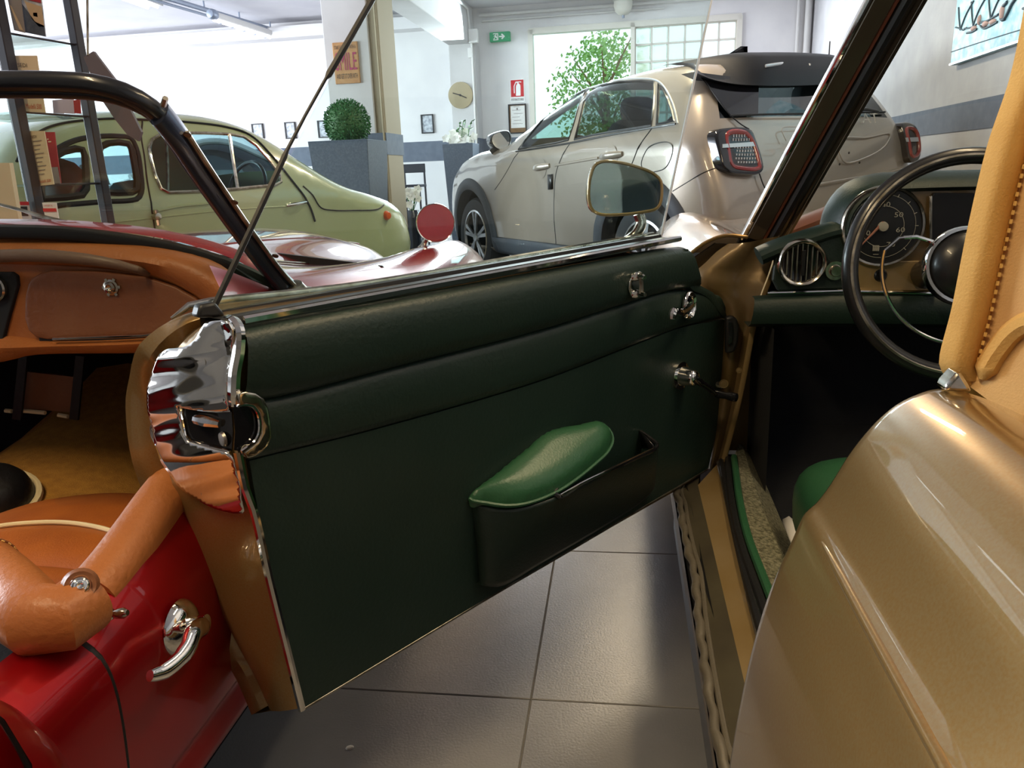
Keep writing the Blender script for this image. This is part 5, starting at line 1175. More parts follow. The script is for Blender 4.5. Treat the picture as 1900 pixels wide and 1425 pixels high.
MB().tube([at_y(-60, 364, 1.62), at_y(40, 390, 1.60), at_y(78, 402, 1.58), at_y(130, 416, 1.56)], [.003, .0035, .0045, .006], 6, flat=.6).build('wiper_arm', 'steel_dull', red)
mb = MB(); mb.tube([at_y(180, 411, 1.9), at_y(205, 414, 1.88)], .004, 6)
# underbody and far side so the car is whole
MB().prism([Q3(-1.2, -.06, .18), Q3(1.2, -.06, .18), Q3(1.2, -1.34, .18), Q3(-1.2, -1.34, .18)], Zv*.02).build('floor_pan', 'rubber', red, smooth=False)
MB().grid([[Q3(t, -1.4-q.x, q.z) for q in side_] for t in (-.95, .46)]).build('far_side', 'red_paint', red)
def wheel(parent, c, ax, R, wdt, rim=.6, spokes=5, m='alloy'):
    ax = V(ax).normalized()
    t_ = MB().lathe([(R*rim, -wdt/2), (R*.93, -wdt/2), (R, -wdt*.36), (R, wdt*.36), (R*.95, wdt/2), (R*.82, wdt*.54), (R*rim, wdt/2)], c, ax, 40).build('tyre', 'tyre', parent)
    mb = MB(); mb.lathe([(R*rim, wdt*.5), (R*rim*.95, wdt*.46), (R*rim*.9, wdt*.1), (R*.1, wdt*.05), (0, wdt*.05)], c, ax, 40); mb.build('wheel_bowl', 'interior_dark', t_)
    a = ax.orthogonal().normalized()
    if abs(ax.z) < .5: a = (Zv-ax*Zv.dot(ax)).normalized()
    b = ax.cross(a); cf = V(c)+ax*wdt*.42; mb = MB()
    for k in range(spokes):
        for s in (-.16, .16):
            t = 2*pi*k/spokes; d = a*cos(t)+b*sin(t); d2 = a*cos(t+s)+b*sin(t+s); n = ax.cross(d2)
            p, q = cf+d*R*.1, cf+d2*R*rim*.97; mb.prism([p-n*R*.035, q-n*R*.05, q+n*R*.05, p+n*R*.035], ax*.02)
    mb.lathe([(R*rim, .02), (R*rim*.94, .024), (R*rim*.92, 0)], cf, ax, 40); mb.lathe([(0, .03), (R*.1, .028), (R*.12, 0)], cf, ax, 16)
    mb.build('wheel_spokes', m, t_, ang=30); return t_
wheel(red, Q3(1.55, .02-.12, .30), GE, .30, .16); wheel(red, Q3(1.55, -1.3, .30), -GE, .30, .16)
wheel(red, Q3(-.9, -.12, .30), GE, .30, .16); wheel(red, Q3(-.9, -1.3, .30), -GE, .30, .16)
wheel(gold, G3(2.0, .13, .32), -GE, .32, .18); wheel(gold, G3(2.0, 1.47, .32), GE, .32, .18); wheel(gold, G3(-1.0, .14, .32), -GE, .32, .18)
# ================================================================== whole cars in the hall
class Car:
    """closed skin from a side outline: sides follow a half width w(x,z), the outline edge is rounded"""
    def __init__(s, root, O, f, v, sil, Wf, r, paint):
        s.root, s.O, s.f, s.v = root, V(O), V(f), V(v); s.Wf, s.r, s.paint = Wf, r, paint
        s.sil = [(p.x, p.z) for p in sil]
    def P(s, x, y, z): return s.O+s.f*x+s.v*y+Zv*z
    def w(s, x, z):
        d = edge_dist((x, z), s.sil) if inside((x, z), s.sil) else 0
        W_ = s.Wf(x, z); r = s.r
        return W_-(r*(1-sqrt(max(0, 1-(1-d/r)**2))) if d < r else 0)
    def S(s, x, z, off=0.0, side=1): return s.P(x, side*(s.w(x, z)+off), z)
    def px(s, px, py):
        """photo point on the visible side -> (x, z)"""
        x, z = 1.0, 1.0; y = s.Wf(1, 1)
        for _ in range(5):
            q = on(px, py, s.O+s.v*y, s.v)-s.O; x, z = q.dot(s.f), q.z; y = s.w(x, z) if inside((x, z), s.sil) else s.Wf(x, z)-s.r*.5
        return x, z
    def pxl(s, L): return [s.px(*q) for q in L]
    def rear(s, px, py, off=0.0):
        """photo point on the tail -> (y, z) and x of the outline there"""
        x = 0.0
        for _ in range(8):
            q = on(px, py, s.O+s.f*x, s.f)-s.O; x = s.rx(q.z)-off
        return x, q.dot(s.v), q.z
    def rx(s, z):
        best = 9
        n = len(s.sil)
        for i in range(n):
            (x0, z0), (x1, z1) = s.sil[i], s.sil[(i+1) % n]
            if (z0-z)*(z1-z) <= 0 and z0 != z1: best = min(best, x0+(x1-x0)*(z-z0)/(z1-z0))
        return best if best < 9 else .4
    def side(s, holes, step=.055):
        sl = s.sil; n = len(sl); cx = sum(p[0] for p in sl)/n; inner = []
        v, tr = cdt(sl, holes, step)
        # rim detail: extra points close to the outline keep the rounding smooth
        ex = []
        for k in (.12, .35, .65):
            for i in range(n):
                (x0, z0), (x1, z1), (x2, z2) = sl[i-1], sl[i], sl[(i+1) % n]
                tx, tz = x2-x0, z2-z0; L = sqrt(tx*tx+tz*tz) or 1
                for sg in (1, -1):
                    q = (x1+sg*tz/L*s.r*k, z1-sg*tx/L*s.r*k)
                    if inside(q, sl) and edge_dist(q, sl) > s.r*k*.8 and not any(inside(q, h) or edge_dist(q, h) < .012 for h in holes): ex.append(q)
        pts = list(v)
        allp = [V((p[0], p[1])) for p in sl]; ed = [(i, (i+1) % n) for i in range(n)]
        for h in holes:
            b = len(allp); allp += [V((p[0], p[1])) for p in h]; ed += [(b+i, b+(i+1) % len(h)) for i in range(len(h))]
        base = set((round(p.x, 5), round(p.y, 5)) for p in allp)
        for p in v:
            if (round(p.x, 5), round(p.y, 5)) not in base and edge_dist((p.x, p.y), sl) > s.r*.8: allp.append(V((p.x, p.y)))
        allp += [V(q) for q in ex]
        vv, _, ff, *_ = delaunay_2d_cdt(allp, ed, [], 0, 1e-6); out = []
        for t in ff:
            c = (sum(vv[i].x for i in t)/len(t), sum(vv[i].y for i in t)/len(t))
            if inside(c, sl) and not any(inside(c, h) for h in holes): out.append(tuple(t))
        return vv, out
    def shell(s, holes, glass=(), m=14, ins=(1, 1)):
        """glass: list of (i0, i1) outline index ranges of the strip that are panes"""
        mb = MB(); vv, tr = s.side(holes)
        for sd in (1, -1): mb.add([s.S(p.x, p.y, 0, sd) for p in vv], tr)
        n = len(s.sil); panes = [MB() for _ in glass]; rows = []
        for (x, z) in s.sil:
            W_ = s.w(x, z); rows.append([s.P(x, W_*(1-2*k/m), z) for k in range(m+1)])
        # crown: push the strip outwards a little in the middle
        for i in range(n):
            (x0, z0), (x1, z1) = s.sil[i-1], s.sil[(i+1) % n]; t = V((x1-x0, 0, z1-z0)).normalized(); nn = V((-t.z, 0, t.x))
            c = s.sil[i]
            if inside((c[0]+nn.x*.03, c[1]+nn.z*.03), s.sil): nn = -nn
            for k in range(m+1): u = 1-2*k/m; rows[i][k] += (s.f*nn.x+Zv*nn.z)*(.022*(1-u*u)*(1-.0*abs(nn.z)))
        for i in range(n):
            j = (i+1) % n
            for k in range(m):
                q = [rows[i][k], rows[i][k+1], rows[j][k+1], rows[j][k]]; dest = mb
                for g, (a, b) in enumerate(glass):
                    if a <= i < b and ins[g] <= k < m-ins[g]: dest = panes[g]
                dest.add(q, [(0, 1, 2, 3)])
        return mb, panes
    def panel(s, poly, off, name, m, solid=0.0, step=.05, side=1, parent=None, smooth=True):
        v, tr = cdt(poly, (), step); mb = MB(); mb.add([s.S(p.x, p.y, off, side) for p in v], tr); return mb.build(name, m, parent or s.root, solid=solid)
    def line(s, pts, r, name, m, off=.002, n=30, closed=False, parent=None, smooth=True):
        q = cat([(x, z, 0) for x, z in pts], n, closed) if smooth else [V((x, z, 0)) for x, z in pts]
        return MB().tube([s.S(p.x, p.y, off) for p in q], r, 6, closed=closed).build(name, m, parent or s.root)
def sm2(pts, n, closed=True): return [(p.x, p.y) for p in cat([(x, z, 0) for x, z in pts], n, closed)]

# ------------------------------------------------ beige hatchback
fF = V((-.447, .894, 0)).normalized(); vF = V((-fF.y, fF.x, 0)); OF = V((1.15, 4.6, 0))-vF*.95
bz = empty('beige_hatchback', (OF.x, OF.y, 0), 'beige modern hatchback parked at the back with black spoiler and tail to the camera', 'car')
silF = cat([(-.02, 0, .30), (-.08, 0, .45), (-.09, 0, .68), (-.05, 0, .86), (.0, 0, 1.0), (.06, 0, 1.15), (.12, 0, 1.25), (.22, 0, 1.40), (.31, 0, 1.51), (.36, 0, 1.56), (.50, 0, 1.595), (.8, 0, 1.618), (1.2, 0, 1.62), (1.65, 0, 1.58), (2.05, 0, 1.475), (2.45, 0, 1.32), (2.72, 0, 1.215), (2.95, 0, 1.20), (3.3, 0, 1.175), (3.65, 0, 1.10), (3.95, 0, .97), (4.12, 0, .78), (4.16, 0, .55), (4.08, 0, .32), (3.6, 0, .26), (2.0, 0, .25), (.5, 0, .26)], 110, True)
def WF(x, z):
    w = .955 if z < 1.1 else .955-.40*(z-1.1)-.25*max(0, z-1.1)**2
    if z < .6: w -= .10*(.6-z)
    w -= .10*max(0, x-3.1)**2+.10*max(0, x-3.5)**2; w -= .55*max(0, .35-x)**2
    return w
F = Car(bz, OF, fF, vF, silF, WF, .13, 'greige_paint')
dlo1 = F.pxl([(962, 277), (975, 259), (988, 243), (1003, 226), (1022, 207), (1040, 190), (1058, 175), (1078, 165), (1081, 172), (1073, 200), (1064, 232), (1055, 260), (1030, 266), (1000, 271)])
dlo2 = F.pxl([(1089, 165), (1115, 158), (1150, 152), (1190, 150), (1213, 152), (1214, 165), (1213, 190), (1211, 215), (1209, 233), (1180, 238), (1140, 244), (1100, 251), (1066, 259), (1075, 225), (1083, 190)])
dlo3 = F.pxl([(1221, 155), (1230, 165), (1239, 185), (1246, 205), (1251, 225), (1235, 228), (1218, 231), (1220, 205), (1221, 175)])
def circ(cx, cz, r, n=36): return [(cx+r*cos(2*pi*k/n), cz+r*sin(2*pi*k/n)) for k in range(n)]
wheels = [(3.33, .395), (.62, .395)]; ARC = .45
holes = [dlo1, dlo2, dlo3]+[[q for q in circ(cx, cz, ARC) if q[1] > .275]+[] for cx, cz in wheels]
# clip the arches where they leave the outline
i_ws = [i for i, (x, z) in enumerate(F.sil) if 1.72 < x < 2.66 and z > 1.2]; i_rg = [i for i, (x, z) in enumerate(F.sil) if .06 < x < .31 and z > 1.22]
mb, panes = F.shell(holes, [(min(i_ws), max(i_ws)), (min(i_rg), max(i_rg))], 14, (1, 0))
mb.build('body', 'greige_paint', bz, ang=50)
panes[0].build('windscreen', 'car_glass', bz); panes[1].build('rear_window', 'car_glass_dark', bz)
for n_, poly, m in (('front_side_window', dlo1, 'car_glass'), ('rear_side_window', dlo2, 'car_glass_dark'), ('quarter_window', dlo3, 'car_glass_dark')):
    for sd in (1, -1): F.panel(poly, -.004, n_, m, side=sd)
for poly in (dlo1, dlo2, dlo3): F.line(poly, .009, 'window_seal', 'black_plastic', off=-.002, closed=True, smooth=False)
F.line(F.pxl([(1066, 168), (1090, 160), (1130, 151), (1170, 146), (1212, 147), (1228, 155), (1244, 180), (1253, 205), (1258, 229)]), .006, 'roof_trim', 'silver_paint', n=40)
F.line(F.pxl([(958, 281), (1000, 275), (1060, 265), (1140, 249), (1210, 237), (1254, 230)]), .008, 'belt_trim', 'black_plastic', n=30)
# door gaps, handles, fuel flap
F.line(F.pxl([(1059, 264), (1045, 285), (1032, 320), (1028, 370), (1030, 430), (1034, 470)]), .004, 'door_gap', 'rubber', off=.0)
F.line(F.pxl([(1210, 238), (1192, 262), (1178, 290), (1168, 315)]), .004, 'door_gap', 'rubber', off=.0)
F.line(F.pxl([(962, 283), (945, 310), (930, 335), (918, 352)]), .003, 'door_gap', 'rubber', off=.0)
F.line(F.pxl([(1208, 270), (1240, 264), (1248, 272), (1246, 290), (1236, 310), (1218, 318), (1196, 318), (1190, 305), (1196, 285)]), .0035, 'fuel_flap_gap', 'rubber', off=.0, closed=True, n=50)
F.line(F.pxl([(1248, 355), (1280, 335), (1325, 302)]), .003, 'bumper_gap', 'rubber', off=.0)
F.line(F.pxl([(1030, 307), (1075, 299), (1110, 293)]), .010, 'door_crease', 'greige_paint', off=.0)
for a, b in (((991, 313), (1020, 307)), ((1114, 292), (1155, 285))):
    p, q = F.px(*a), F.px(*b); mid = ((p[0]+q[0])/2, (p[1]+q[1])/2)
    MB().tube(cat([F.S(*p, .004), F.S(mid[0], mid[1], .045), F.S(*q, .006)], 10), [.014, .02, .022, .022, .022, .022, .022, .022, .02, .016], 10, flat=.6).build('door_handle', 'greige_paint', bz)
    e = circ(mid[0], mid[1]-.01, .075, 24); F.panel(e, .003, 'handle_cup', 'greige_paint', step=.03)
F.panel(F.pxl([(1018, 324), (1026, 323), (1026, 351), (1019, 352)]), .008, 'edge_guard', 'black_plastic', solid=.01)
# wheel arches, sills, wheels
for cx, cz in wheels:
    mb = MB(); a = [radians(-14+208*k/40) for k in range(41)]
    rows = []
    for rr, off in ((ARC-.005, -.10), (ARC-.005, .012), (ARC+.02, .022), (ARC+.085, .020), (ARC+.10, .002)):
        rows.append([F.S(cx+rr*cos(t), max(cz+rr*sin(t), .262), off) for t in a])
    mb.grid(rows); mb.build('wheel_arch', 'dark_cladding', bz, ang=50)
    rows = [[F.P(cx+(ARC-.004)*cos(t), y, max(cz+(ARC-.004)*sin(t), .26)) for t in a] for y in (.9, .5)]; mb = MB(); mb.grid(rows); mb.prism([F.P(cx+ARC*cos(t), .52, max(cz+ARC*sin(t), .26)) for t in a], vF*-.01); mb.build('arch_liner', 'rubber', bz)
    wheel(bz, F.P(cx, .80, .385), vF, .375, .21, .7, 5)
    wheel(bz, F.P(cx, -.80, .385), -vF, .375, .21, .7, 5)
F.panel([(1.1, .27), (2.85, .27), (2.87, .42), (1.08, .42)], .012, 'sill_cladding', 'dark_cladding', solid=.02, step=.08)
# mirror
mm = F.px(930, 264); mcx = F.P(mm[0]+.02, F.w(*mm)+.13, mm[1]+.02)
def F_m(px, py): return on(px, py, mcx, fF)
loop = cat([F_m(*q) for q in [(910, 262), (912, 251), (925, 244), (942, 243), (947, 250), (946, 268), (938, 279), (922, 278), (914, 271)]], 30, True)
MB().grid([[mcx+(p-mcx)*k+fF*h for p in loop] for k, h in ((.9, -.03), (1, -.015), (1.02, .03), (.9, .09), (.5, .12), (.02, .125))], cu=True).build('mirror_housing', 'black_gloss', bz)
MB().add([mcx+(p-mcx)*.86-fF*.026 for p in loop], [tuple(range(30))]).build('mirror_pane', 'mirror_red', bz, smooth=False)
MB().tube([mcx-vF*.04-Zv*.06, F.S(mm[0]+.05, mm[1]-.09)], [.03, .04], 8).build('mirror_foot', 'black_plastic', bz)
# tail: lamps, spoiler, hatch gap, badge, plate recess, wiper, fin
def RP(px, py, off=0.01):
    x, y, z = F.rear(px, py, off); return F.P(x-.045*(1-min(1, (y/.8)**2)), y, z)
lamp_L = [(1321, 250), (1326, 242), (1345, 238), (1374, 238), (1384, 243), (1392, 262), (1403, 298), (1405, 314), (1398, 323), (1370, 324), (1346, 320), (1336, 311), (1328, 285)]
def lampset(pts, name):
    c0 = RP(*pts[0]); ctr = sum((RP(*p) for p in pts), V((0, 0, 0)))/len(pts)
    lp = cat([RP(*p) for p in pts], 48, True)
    bk = -fF
    h = MB().grid([[p-bk*.10 for p in lp], [p+bk*.02 for p in lp], [ctr+(p-ctr)*.97+bk*.032 for p in lp], [ctr+(p-ctr)*.9+bk*.036 for p in lp], [ctr+(p-ctr)*.02+bk*.036 for p in lp]], cu=True).build('tail_lamp', 'black_gloss', bz, ang=60)
    return h, lp, ctr
h, lp, ctr = lampset(lamp_L, 'l')
bk = -fF
ringp = cat([RP(*p)+bk*.028 for p in [(1343, 250), (1372, 249), (1382, 260), (1395, 300), (1396, 312), (1370, 313), (1352, 307), (1346, 285)]], 40, True)
MB().tube(ringp, .018, 8, closed=True, flat=.8).build('red_ring', 'lamp_red', h)
mb = MB()
for r in range(8):
    for c in range(9):
        x = 1352+c*4.6+(r % 2)*2.3+(r-3)*1.6; y = 253+r*7
        if r == 2 or x > 1383+(r*1.6) or x < 1350+r*1.0: continue
        p = RP(x, y)+bk*.034; mb.box(p, (.010, .004, .016), (vF, fF, Zv))
tag(mb.build('lens_cells', 'lamp_clear', h, smooth=False), kind='stuff')
MB().prism([RP(x, y)+bk*.036 for x, y in [(1332, 268), (1386, 264), (1388, 272), (1332, 275)]], bk*.006).build('lamp_bar', 'lamp_clear', h, smooth=False)
lamp_R = [(1668, 230), (1684, 229), (1694, 238), (1700, 262), (1700, 290), (1692, 301), (1680, 300), (1674, 270)]
h2, lp2, ctr2 = lampset(lamp_R, 'r')
MB().tube([ctr2+(p-ctr2)*.7+bk*.034 for p in lp2], .014, 8, closed=True).build('red_ring', 'lamp_red', h2)
MB().prism([RP(x, y)+bk*.036 for x, y in [(1670, 256), (1697, 255), (1698, 263), (1672, 264)]], bk*.006).build('lamp_bar', 'lamp_clear', h2, smooth=False)
sp_t = cat([RP(*q, -.02)+Zv*.004 for q in [(1284, 116), (1310, 109), (1360, 104), (1420, 102), (1500, 103), (1548, 108), (1590, 120)]], 30)
sp_b = cat([RP(*q, .05) for q in [(1288, 133), (1315, 146), (1355, 156), (1410, 160), (1480, 160), (1540, 156), (1600, 148)]], 30)
def lift(L, h): return [p+Zv*(h*max(0, 1-((p-F.O).dot(vF)/.75)**2)) for p in L]
MB().grid([[p+fF*.12+Zv*.010 for p in lift(sp_t, .004)], [p+fF*.07+Zv*.012 for p in lift(sp_t, .004)], [p+fF*.03+Zv*.010 for p in sp_t], [p+Zv*.004 for p in sp_t], [p.lerp(q, .15)-fF*.07 for p, q in zip(sp_t, sp_b)], [p.lerp(q, .6)-fF*.05 for p, q in zip(sp_t, sp_b)], sp_b, [p+fF*.12 for p in sp_b]]).build('roof_spoiler', 'black_matte', bz, ang=60)
MB().grid([cat([RP(*q, .014) for q in [(1291, 134), (1312, 160), (1335, 192), (1354, 215)]], 12), cat([RP(*q, .014) for q in [(1400, 150), (1400, 170), (1400, 195), (1400, 214)]], 12)]).build('hatch_glass_edge', 'black_gloss', bz)
cb = cat([RP(*q, .12) for q in [(1412, 124), (1440, 120), (1470, 119), (1493, 123)]], 12); MB().tube(cb, .010, 8, flat=.5).build('brake_light', 'lamp_clear', bz)
MB().tube(cat([RP(*q, .012) for q in [(1290, 128), (1312, 158), (1335, 192), (1352, 214), (1372, 232), (1385, 240)]], 20), .004, 6).build('hatch_gap', 'rubber', bz)
MB().tube(cat([RP(*q, .012) for q in [(1404, 322), (1412, 345), (1422, 362)]], 8), .004, 6).build('hatch_gap', 'rubber', bz)
MB().tube(cat([RP(*q, .012) for q in [(1352, 215), (1420, 213), (1500, 212), (1580, 210), (1640, 208)]], 16), .006, 6).build('hatch_gap', 'rubber', bz)
bp = RP(1575, 229, .022); text_mb('FIAT', bp, -vF, (Zv+fF*.35), .065, width=.24).build('badge_lettering', 'chrome_worn', bz, smooth=False)
rec = [RP(*q, -.004) for q in [(1546, 262), (1600, 256), (1648, 250), (1640, 268), (1600, 292), (1555, 300)]]
MB().tube(cat(rec, 30, True), .006, 6, closed=True).build('plate_recess', 'greige_paint', bz)
for x, y in ((1547, 305), (1585, 302), (1565, 284)): MB().lathe([(.0, .004), (.006, .003), (.008, 0)], RP(x, y, .01), -fF, 10).build('plate_hole', 'rubber', bz)
MB().tube(cat([RP(1450, 262, .012), RP(1442, 240, .012), RP(1470, 236, .012), RP(1520, 232, .012)], 16), .003, 6).build('hatch_crease', 'greige_paint', bz)
MB().tube(cat([RP(*q, .012) for q in [(1495, 345), (1560, 334), (1640, 320), (1690, 308)]], 12), .010, 8).build('bumper_crease', 'greige_paint', bz)
MB().tube([RP(1570, 206, .03), RP(1600, 203, .03), RP(1625, 207, .03)], [.012, .012, .006], 8).build('rear_wiper', 'black_plastic', bz)
ft_ = at_y(1366, 105, 5.9); MB().prism([at_y(*q, 5.9) for q in [(1346, 106), (1352, 100), (1368, 90), (1374, 86), (1382, 86), (1382, 105)]], V((.02, .0, 0))).build('roof_fin', 'black_gloss', bz, smooth=False, bevel=.006)
MB().lathe([(.0, .10), (.004, .10), (.005, 0)], at_y(1538, 106, 5.6), Zv, 6).build('aerial_stub', 'black_plastic', bz)
# inside: floor, seats, dashboard, wheel
MB().prism([F.P(.3, .8, .45), F.P(3.0, .8, .45), F.P(3.0, -.8, .45), F.P(.3, -.8, .45)], Zv*.03).build('cabin_floor', 'interior_dark', bz, smooth=False)
for y in (.4, -.4):
    for x in (1.75, .85):
        pillow('seat_cushion', F.P(x, y, .72), (.5, .55, .22), (fF, vF, Zv), 'interior_grey', bz, n=10)
        pillow('seat_back', F.P(x-.30, y, 1.03), (.16, .52, .62), ((fF+Zv*.2).normalized(), vF, (Zv-fF*.2).normalized()), 'interior_grey', bz, n=10)
        pillow('headrest', F.P(x-.36, y, 1.40), (.10, .28, .18), (fF, vF, Zv), 'interior_grey', bz, n=8)
pillow('dash_top', F.P(2.55, 0, 1.02), (.5, 1.6, .3), (fF, vF, Zv), 'interior_dark', bz, n=10)
MB().tube([F.P(2.2+.06*sin(t), .4+.18*cos(t), 1.08+.18*sin(t)) for t in [2*pi*k/30 for k in range(30)]], .015, 8, closed=True).build('steering_wheel', 'black_plastic', bz)

# ------------------------------------------------ small green estate
ag = radians(37); fG = V((sin(ag), cos(ag), 0)); vG = V((cos(ag), -sin(ag), 0)); OG = V((-1.69, 3.55, 0))-vG*.66
gr = empty('green_estate', (OG.x, OG.y, 0), 'small sage green vintage estate car standing behind the red roadster', 'car')
silG = cat([(-.50, 0, .33), (-.54, 0, .55), (-.53, 0, .85), (-.46, 0, 1.05), (-.33, 0, 1.20), (-.14, 0, 1.275), (.08, 0, 1.315), (.36, 0, 1.325), (.62, 0, 1.31), (.78, 0, 1.27), (.92, 0, 1.20), (1.08, 0, 1.09), (1.25, 0, .985), (1.36, 0, .935), (1.55, 0, .885), (1.75, 0, .825), (1.89, 0, .74), (1.96, 0, .60), (1.95, 0, .42), (1.88, 0, .30), (1.2, 0, .26), (.3, 0, .26), (-.3, 0, .28)], 90, True)
def WG(x, z):
    w = .66 if z < .9 else .66-.30*(z-.9)-.25*max(0, z-.9)**2
    if z < .55: w -= .15*(.55-z)
    w -= .28*max(0, x-1.35)**2+.4*max(0, x-1.7)**2; w -= .5*max(0, -.2-x)**2
    return w
Gc = Car(gr, OG, fG, vG, silG, WG, .10, 'sage_paint')
gwa = Gc.pxl([(88, 312), (100, 292), (118, 281), (140, 276), (153, 278), (158, 290), (160, 320), (160, 350), (152, 362), (120, 366), (82, 369), (76, 350)])
gwb = Gc.pxl([(180, 290), (186, 273), (200, 266), (220, 264), (238, 267), (245, 278), (250, 305), (255, 335), (254, 352), (244, 357), (215, 358), (196, 357), (190, 345), (183, 315)])
gwd = Gc.pxl([(276, 275), (281, 259), (295, 250), (330, 247), (380, 247), (425, 249), (452, 254), (475, 270), (500, 299), (519, 325), (521, 337), (510, 343), (470, 347), (430, 351), (370, 355), (312, 357), (298, 350), (287, 325), (279, 295)])
gws = [(1.40, .30), (-.12, .30)]
holes = [gwa, gwb, gwd]
i1 = [i for i, (x, z) in enumerate(Gc.sil) if .80 < x < 1.22 and z > .9]
mb, pn = Gc.shell(holes, [(min(i1), max(i1))])
mb.build('body', 'sage_paint', gr, ang=50); pn[0].build('windscreen', 'blue_glass', gr)
for n_, poly in (('rear_side_window', gwa), ('rear_side_window', gwb), ('door_window', gwd)):
    for sd in (1, -1): Gc.panel(poly, -.004, n_, 'blue_glass', side=sd)
Gc.line(gwb, .016, 'window_gasket', 'rubber', off=.0, closed=True, smooth=False); Gc.line(gwa, .016, 'window_gasket', 'rubber', off=.0, closed=True, smooth=False)
Gc.line(Gc.pxl([(60, 385), (68, 330), (85, 295), (109, 275), (142, 260), (177, 254), (221, 253), (243, 257), (254, 278), (261, 320), (263, 352), (256, 368), (240, 372), (196, 374), (120, 380)]), .012, 'quarter_gasket', 'interior_dark', off=.0, n=60, closed=True)
Gc.line(gwd, .008, 'window_chrome', 'chrome_worn', off=.004, closed=True, smooth=False)
Gc.line(Gc.pxl([(424, 249), (432, 300), (440, 350)]), .009, 'quarterlight_bar', 'chrome_worn', off=.004)
Gc.line(Gc.pxl([(314, 252), (317, 300), (318, 355)]), .007, 'glass_bar', 'steel_dull', off=-.03)
Gc.line(Gc.pxl([(30, 300), (45, 268), (75, 243), (110, 230), (160, 223), (220, 220), (262, 222), (340, 226), (420, 236), (462, 250), (500, 285), (545, 340), (575, 385), (584, 411)]), .0055, 'drip_rail', 'interior_dark', off=.004, n=80)
Gc.line(Gc.pxl([(264, 224), (262, 250), (268, 290), (274, 340), (282, 390), (290, 440)]), .004, 'door_gap', 'rubber', off=.0, n=40)
Gc.line(Gc.pxl([(292, 391), (330, 383), (380, 378), (408, 375)]), .007, 'door_crease', 'sage_paint', off=.0)
Gc.line(Gc.pxl([(205, 413), (280, 405), (340, 398), (430, 389), (530, 383)]), .004, 'belt_crease', 'sage_paint', off=.0)
hp_ = Gc.pxl([(531, 382), (545, 379), (564, 375)])
MB().tube(cat([Gc.S(*hp_[0], .006), Gc.S(*hp_[1], .022), Gc.S(*hp_[2], .024)], 8), [.008, .010, .010, .010, .010, .010, .009, .007], 8, flat=.7).build('door_handle', 'chrome', gr)
hg = Gc.px(288, 402); MB().lathe([(.0, .03), (.016, .028), (.02, .0)], Gc.S(*hg, 0), vG, 12).build('door_hinge', 'chrome_worn', gr); MB().tube([Gc.S(hg[0], hg[1]+.03, .014), Gc.S(hg[0], hg[1]-.04, .014)], .011, 8).build('hinge_pin', 'chrome_worn', gr)
ip = Gc.px(717, 400); MB().lathe([(.0, .03), (.02, .026), (.028, .010), (.03, 0)], Gc.S(*ip, -.004), vG, 16).build('indicator', 'lamp_orange', gr)
Gc.line(Gc.pxl([(562, 345), (580, 362), (595, 385), (620, 390), (660, 390), (700, 388), (712, 380)]), .004, 'bonnet_gap', 'rubber', off=.002, n=40)
hl_ = Gc.P(1.86, .44, .66); MB().lathe([(.0, .04), (.05, .034), (.085, .012), (.09, 0), (.09, -.06)], hl_, (fG+Zv*.1), 24).build('headlamp', 'lamp_clear', gr)
for cx, cz in gws:
    wheel(gr, Gc.P(cx, .57, .26), vG, .26, .14, .62, 8, 'steel_dull'); wheel(gr, Gc.P(cx, -.57, .26), -vG, .26, .14, .62, 8, 'steel_dull')
MB().prism([Gc.P(-.4, .55, .36), Gc.P(1.3, .55, .36), Gc.P(1.3, -.55, .36), Gc.P(-.4, -.55, .36)], Zv*.02).build('cabin_floor', 'interior_dark', gr, smooth=False)
for y in (.27, -.27):
    pillow('seat_cushion', Gc.P(.48, y, .60), (.44, .44, .16), (fG, vG, Zv), 'interior_dark', gr, n=8); pillow('seat_back', Gc.P(.24, y, .80), (.12, .42, .42), (fG, vG, Zv), 'interior_dark', gr, n=8)
pillow('rear_seat', Gc.P(-.10, 0, .86), (.14, 1.0, .52), ((fG+Zv*.2).normalized(), vG, Zv), 'seat_red', gr, n=10); pillow('rear_bench', Gc.P(.04, 0, .66), (.36, 1.0, .18), (fG, vG, Zv), 'seat_red', gr, n=10)
pillow('dash_top', Gc.P(1.08, 0, .86), (.2, 1.05, .16), (fG, vG, Zv), 'interior_dark', gr, n=8)
MB().tube([Gc.P(.90+.05*sin(t), .27+.17*cos(t), .93+.16*sin(t)) for t in [2*pi*k/28 for k in range(28)]], .010, 8, closed=True).build('steering_wheel', 'black_plastic', gr)
for y in (.27,): MB().tube([Gc.P(.90, y, .93), Gc.P(1.1, y, .86)], .02, 8).build('steering_column', 'black_plastic', gr)

# ------------------------------------------------ dark car behind
fD = V((.93, .36, 0)).normalized(); vD = V((fD.y, -fD.x, 0)); OD = V((-5.1, 6.9, 0))
dk = empty('dark_coupe', (OD.x, OD.y, 0), 'dark blue car with a white roof line, mostly hidden behind the green estate', 'car')
silD = cat([(-.1, 0, .3), (-.15, 0, .6), (-.05, 0, .82), (.3, 0, .9), (.9, 0, .95), (1.5, 0, .99), (1.8, 0, 1.07), (2.1, 0, 1.24), (2.3, 0, 1.33), (2.45, 0, 1.355), (2.62, 0, 1.33), (2.85, 0, 1.22), (3.1, 0, 1.09), (3.3, 0, 1.0), (3.45, 0, .95), (3.56, 0, .88), (3.65, 0, .74), (3.68, 0, .5), (3.6, 0, .28), (2, 0, .24)], 80, True)
def WD(x, z):
    w = .85 if z < .9 else .85-.42*(z-.9); return w-.08*max(0, x-3.2)**2-.2*max(0, .5-x)**2
Dc = Car(dk, OD, fD, vD, silD, WD, .11, 'dark_blue_paint')
